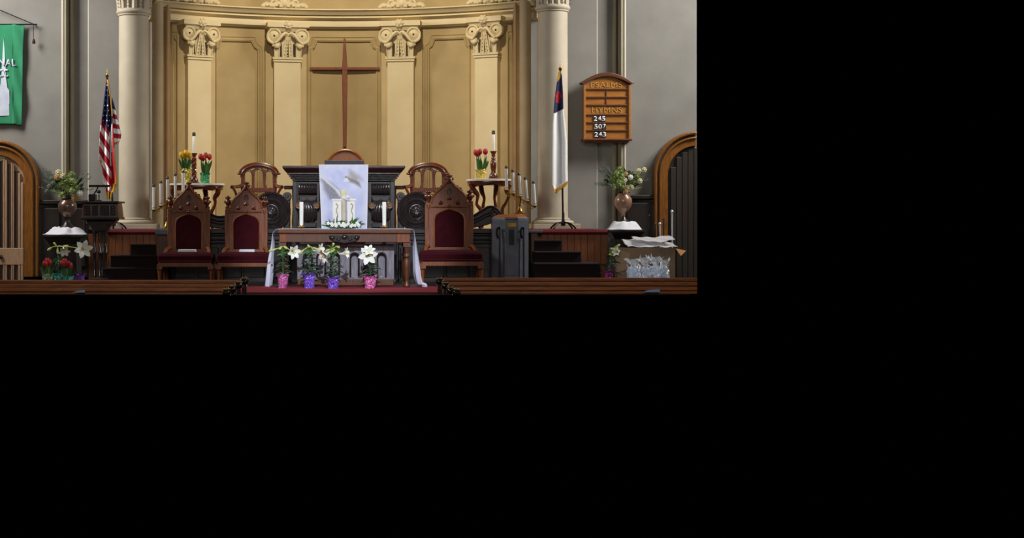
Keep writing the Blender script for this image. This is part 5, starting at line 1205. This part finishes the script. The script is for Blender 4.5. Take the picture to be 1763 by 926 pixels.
# ================================================================ GREEN BANNER
YB = 20.85
t = thing('church_banner', 'green cloth banner with white steeple hanging from a black rod', 'banner', (PX(0, YB), YB, PZ(215, YB)))
def bfold(x_, y): return .02*math.sin((x_-y*.35)*.22)*(.3+.7*(y-42)/172)*(1 if x_ > 22 else .25)
def bnp(u_, v):
    y = 42+172*v; xr = interp([(42, 42), (90, 39.5), (150, 39), (214, 37.5)], y); xl = -52
    x_ = xl+(xr-xl)*u_; f = bfold(x_, y)
    return P(x_, y+(2 if u_ > .9 else 0)*v, YB-.012-f)
MB().grid(bnp, 90, 60).build('banner_cloth', M_BANNER, t, True, smooth=2, solid=.003)
def on_banner(x_, y): return P(x_, y, YB-.05)
st = [(-10, 200), (-10, 156), (0, 151), (2, 143), (3, 130), (4, 110), (6, 80), (7, 66), (8, 80), (10, 112), (11, 135), (12, 142), (13, 151), (16.5, 156), (17, 178), (16, 180), (16.5, 199)]
MB().prism([(PX(a, YB), PZ(b, YB)) for a, b in st], YB-.022, YB-.018).build('steeple_print', M_STEEPLE, t, True)
text('lettering', 'NAL', -2, 27.5, 101.5, 114, YB-.026, M_STEEPLE, t, .02)
text('lettering', 'CC', -2, 14, 119, 133, YB-.026, M_STEEPLE, t, .02)
MB().tube([P(-60, 42, YB-.01), P(64, 42, YB-.01)], .010, 8).build('rod', M_IRON, t, True, smooth=True)
MB().tube([P(-8, 14, YB-.01), P(25, 28, YB-.01), P(59, 42, YB-.01)], .007, 6).build('hanging_cord', M_IRON, t, True, smooth=True)
MB().tube([P(57.5, 42, YB-.03), P(57.5, 66, YB-.03)], .005, 6).build('tassel_cord', M_IRON, t, True)
m = MB().lathe([(.026, -.06), (.024, -.03), (.016, 0), (.006, .012)], P(58, 68, YB-.03), 10); m.build('tassel', mat('maroon_tassel', (70, 34, 34), .9, c2=(52, 24, 24), scale=80), t, True, smooth=True)
for x in (-30, 59): MB().tube([P(x, 42, YB-.01), P(x, 42, YW+.02)], .008, 6).build('wall_hook', M_IRON, t, True)

# ================================================================ CARDBOARD BOX AND WRAPPED ITEMS
YX = 18.6; u = sc(YX)
t = thing('cardboard_box', 'open cardboard box with plastic wrap on top beside the dark door', 'box', (PX(1112, YX), YX, 0))
X0, X1, zt = PX(1061, YX), PX(1163, YX), PZ(427.5, YX)
MB().box(X0, X1, YX, YX+.006, 0, zt).build('front_panel', M_CARD, t, True); MB().box(X0, X1, YX+.5, YX+.506, 0, zt).build('rear_panel', M_CARD, t, True)
MB().box(X0, X0+.006, YX, YX+.5, 0, zt).build('side_panel', M_CARD, t, True); MB().box(X1-.006, X1, YX, YX+.5, 0, zt).build('side_panel', M_CARD, t, True); MB().box(X0, X1, YX, YX+.5, 0.002, .008).build('bottom_panel', M_CARD, t, True)
def quad(pts, nm, m, s=.005): return MB().add(pts, [(0, 1, 2, 3)]).build(nm, m, t, True, solid=s)
quad([P(1061, 428, YX), P(1083, 436, YX-.14), P(1085, 462, YX-.14), P(1061, 470, YX-.01)], 'flap', M_CARD)
quad([P(1163, 428, YX+.05), P(1163, 428, YX+.4), P(1181, 432, YX+.35), P(1172, 441, YX+.05)], 'flap', W_PANEL if 0 else mat('orange_cardboard', (172, 116, 70), .9), .005)
o = tag(MB().grid(lambda a, b: P(1082+84*a, 0, YX)[:1]+(YX+.0+.45*b-.05*(a-.5), zt+.022+.07*b+.03*math.sin(3*a+.6)*b+.006*math.sin(14*a+9*b)+.005*math.sin(23*a-5*b)), 30, 16).build('plastic_sheet', M_BAG, None, smooth=2, solid=.004), 'pale crumpled plastic sheet lying across the open cardboard box', 'sheet', 'plastic on the box')
o = tag(MB().grid(lambda a, b: (PX(1098+66*a, YX), YX+.06+.36*b, zt+.085+.05*b+.02*math.cos(5*a)*(1-b*.4)+.006*math.sin(17*a+7*b)+.035*a), 26, 14).build('plastic_sheet', M_BAG, None, smooth=2, solid=.004), 'uppermost folded plastic sheet curling over the cardboard box', 'sheet', 'plastic on the box')
rn = random.Random(77); M_BLUEL = mat('pale_wrapped_blue', (206, 222, 246), .5, c2=(160, 190, 232), scale=30)
for i, (px_, w, top, lab) in enumerate(((1090, 11, 446, 'cellophane-wrapped bundle at the left front of the cardboard box'), (1111, 10, 444, 'cellophane-wrapped bundle second from left before the box'), (1129, 10, 443, 'cellophane-wrapped bundle third from left before the box'), (1144, 8, 446, 'cellophane-wrapped bundle at the right front of the cardboard box'))):
    Yb_ = YX-.32-.22*(i % 2); t = thing('wrapped_bundle', lab, 'gift', (PX(px_, Yb_), Yb_, 0), 'cellophane bundles before the box'); r = w*sc(Yb_); H = PZ(462, Yb_); ztp = PZ(top, Yb_)
    MB().lathe([(r*.7, 0), (r*.75, H*.2), (r*.75, H*.85), (r*.5, H)], (0, 0, 0), 12).build('contents', M_BLUEL, t, smooth=True)
    rg = []
    for z, k in ((0, .95), (H*.5, 1.0), (H, .9), (H*1.12, .42), (H*1.2, .35), (H+(ztp-H)*.7, .9), (ztp, 1.35)):
        rg.append([(r*k*(1+rn.uniform(-.22, .22))*math.cos(2*pi*j/16), r*k*(1+rn.uniform(-.22, .22))*math.sin(2*pi*j/16), z+rn.uniform(-.02, .02)*(z > 0)) for j in range(16)])
    MB().ring_skin(rg, False).build('cellophane', M_CELLO, t)
    m = MB()
    for k in range(46):
        a = rn.uniform(0, 2*pi); z = rn.uniform(H*.2, ztp); rr_ = r*rn.uniform(.85, 1.3); m.blade((rr_*math.cos(a)*.8, rr_*math.sin(a)*.8-.02, z), (rr_*math.cos(a+.6), rr_*math.sin(a+.6)-.02, z+rn.uniform(-.05, .08)), .015, 0, 3)
    m.build('sparkle_crinkles', F_SILVW, t, kind='stuff') if 0 else m.build('sparkle_crinkles', M_CRK if 'M_CRK' in globals() else mat('cellophane_fold_glint', (255, 255, 255), .15, .0, c2=(226, 236, 255), scale=40, spec=1), t, kind='stuff')  # folds coloured white so the cellophane's sparkle is painted in
# polished rods standing behind the box
for px_, top, r, m_, lab in ((1118, 369, .008, M_IRON, 'thin black rod standing by the wainscot behind the box'), (1128, 383, .009, M_PEWTER, 'dull short metal rod left of the brightest one behind the box'), (1136, 382, .012, M_CHROME, 'bright polished metal rod rising behind the plastic sheets'), (1142.5, 374, .009, M_PEWTER, 'dull metal rod just right of the bright short one behind the box'), (1157, 361, .013, M_CHROME, 'tallest polished metal rod with a small knob before the dark door')):
    Yr = 19.5; t = thing('metal_rod_stand', lab, 'rod', (PX(px_, Yr), Yr, 0), 'metal rods behind the box'); H = PZ(top, Yr)
    MB().lathe([(.024, 0), (.024, .012), (.015, .025), (r, .05)], (0, 0, 0), 14).build('base', M_IRON, t, smooth=True)
    MB().lathe([(r, .03), (r, H-.03)], (0, 0, 0), 12).build('rod', m_, t, smooth=True)
    MB().lathe([(r*1.6, H-.035), (r*1.8, H-.02), (r*1.1, H-.008), (.002, H)], (0, 0, 0), 12).build('knob', m_, t, smooth=True)

# ================================================================ PEWS (only the tops show)
def pew(side, k, edge, tops, label):
    Y = 15.5-.85*k; u = sc(Y); zt = PZ(tops, Y); zb = PZ(505.8, Y)
    t = thing('pew', label, 'pew', (PX(edge, Y), Y, zb), 'nave pews')
    o = PX(edge, Y)
    far = (-.27 if side < 0 else .25)*Y
    X0, X1 = sorted((o, far)); 
    MB().box(X0, X1, Y, Y+.035, zb, zt-.03).build('back_panel', W_PEW, t, True)
    MB().box(X0, X1, Y-.03, Y+.07, zt-.036, zt).build('top_rail', W_PEW, t, True, bevel=.010)
    if k == 0 or zt-.06 > zb: MB().box(X0, X1, Y-.012, Y+.01, max(zb, zt-.075), zt-.05).build('rail_bead', W_PEW, t, True, bevel=.006)
    return t
def pew_end(side, k, px_, pt_, t, w=11):
    Y = 15.5-.85*k; u = sc(Y); X = PX(px_, Y); zt = PZ(pt_, Y); zb = max(PZ(505.8, Y), -10); r = 6.3*u
    a, b = X-w*.5*u, X+w*.5*u
    e = [q for q in (0,)]
    m = MB()
    m.box(X-r*.62, X+r*.62, Y-.05, Y+.12, zb, zt-r*1.2) if zt-r*1.2 > zb+.004 else None
    if m.v: m.build('end_panel', W_PEWD, t, True, bevel=.008)
    m = MB()
    m.ring_skin([[(X+r*x_, Y-.03+.0+q*.085*math.cos(2*pi*j/16), zt-r*.95+q*r*.95*math.sin(2*pi*j/16)) for j in range(16)] for x_, q in ((-1, .55), (-.9, .8), (-.5, .95), (0, 1), (.5, .95), (.9, .8), (1, .55))])
    m.tube([(X+side*-r*.98, Y-.03+.05*math.cos(2*pi*j/14), zt-r*.95+.03*math.sin(2*pi*j/14)) for j in range(15)], .007, 5)
    for s in (-1, 1): m.tube([(X+s*r*.55, Y-.03-.088*math.cos(pi*j/10-.6), zt-r*.95+r*.98*math.sin(pi*j/10-.6)) for j in range(11)], .006, 5)
    m.build('end_scroll', W_PEWD, t, True, smooth=True)
for k, (l, r) in enumerate(((( 417, 482.3), (760, 478.5)), ((407, 489.0), (769, 486.2)), ((396, 495.8), (780, 494.0)))):
    names = ('farthest', 'second', 'third')[k]
    t = pew(-1, k, l[0], l[1], 'brown wooden pew, %s row left of the aisle, scrolled end' % names); pew_end(-1, k, (421, 411, 400)[k], l[1]-5.0, t)
    t = pew(1, k, r[0], r[1], 'brown wooden pew, %s row right of the aisle, scrolled end' % names); pew_end(1, k, (757, 767, 776)[k], r[1]-.8, t)
for s_, px_, py_, w_ in ((-1, 390, 496.5, 'left'), (1, 786, 496.5, 'right')):
    t = thing('pew', 'nearest pew %s of the aisle, of which only the dark scrolled end shows' % w_, 'pew', (PX(px_, 12.95), 12.95, PZ(505.8, 12.95)), 'nave pews'); pew_end(s_, 3, px_, py_, t)
for side, x0, x1, y0, y1, lab in ((-1, 124, 146, 499, 503.5, 'small blue leaflet standing in the rack of the left pew'), (1, 1107, 1136, 497.5, 503, 'pale blue leaflet lying on the ledge of the right pew')):
    Y = 13.8-.06; o = MB().prism([(PX(a, Y), PZ(b, Y)) for a, b in ((x0, y1), (x0+8, y0+2), (x1, y0), (x1, y1))], Y-.002, Y+.002).build('leaflet', M_BLUEP); tag(o, lab, 'leaflet')
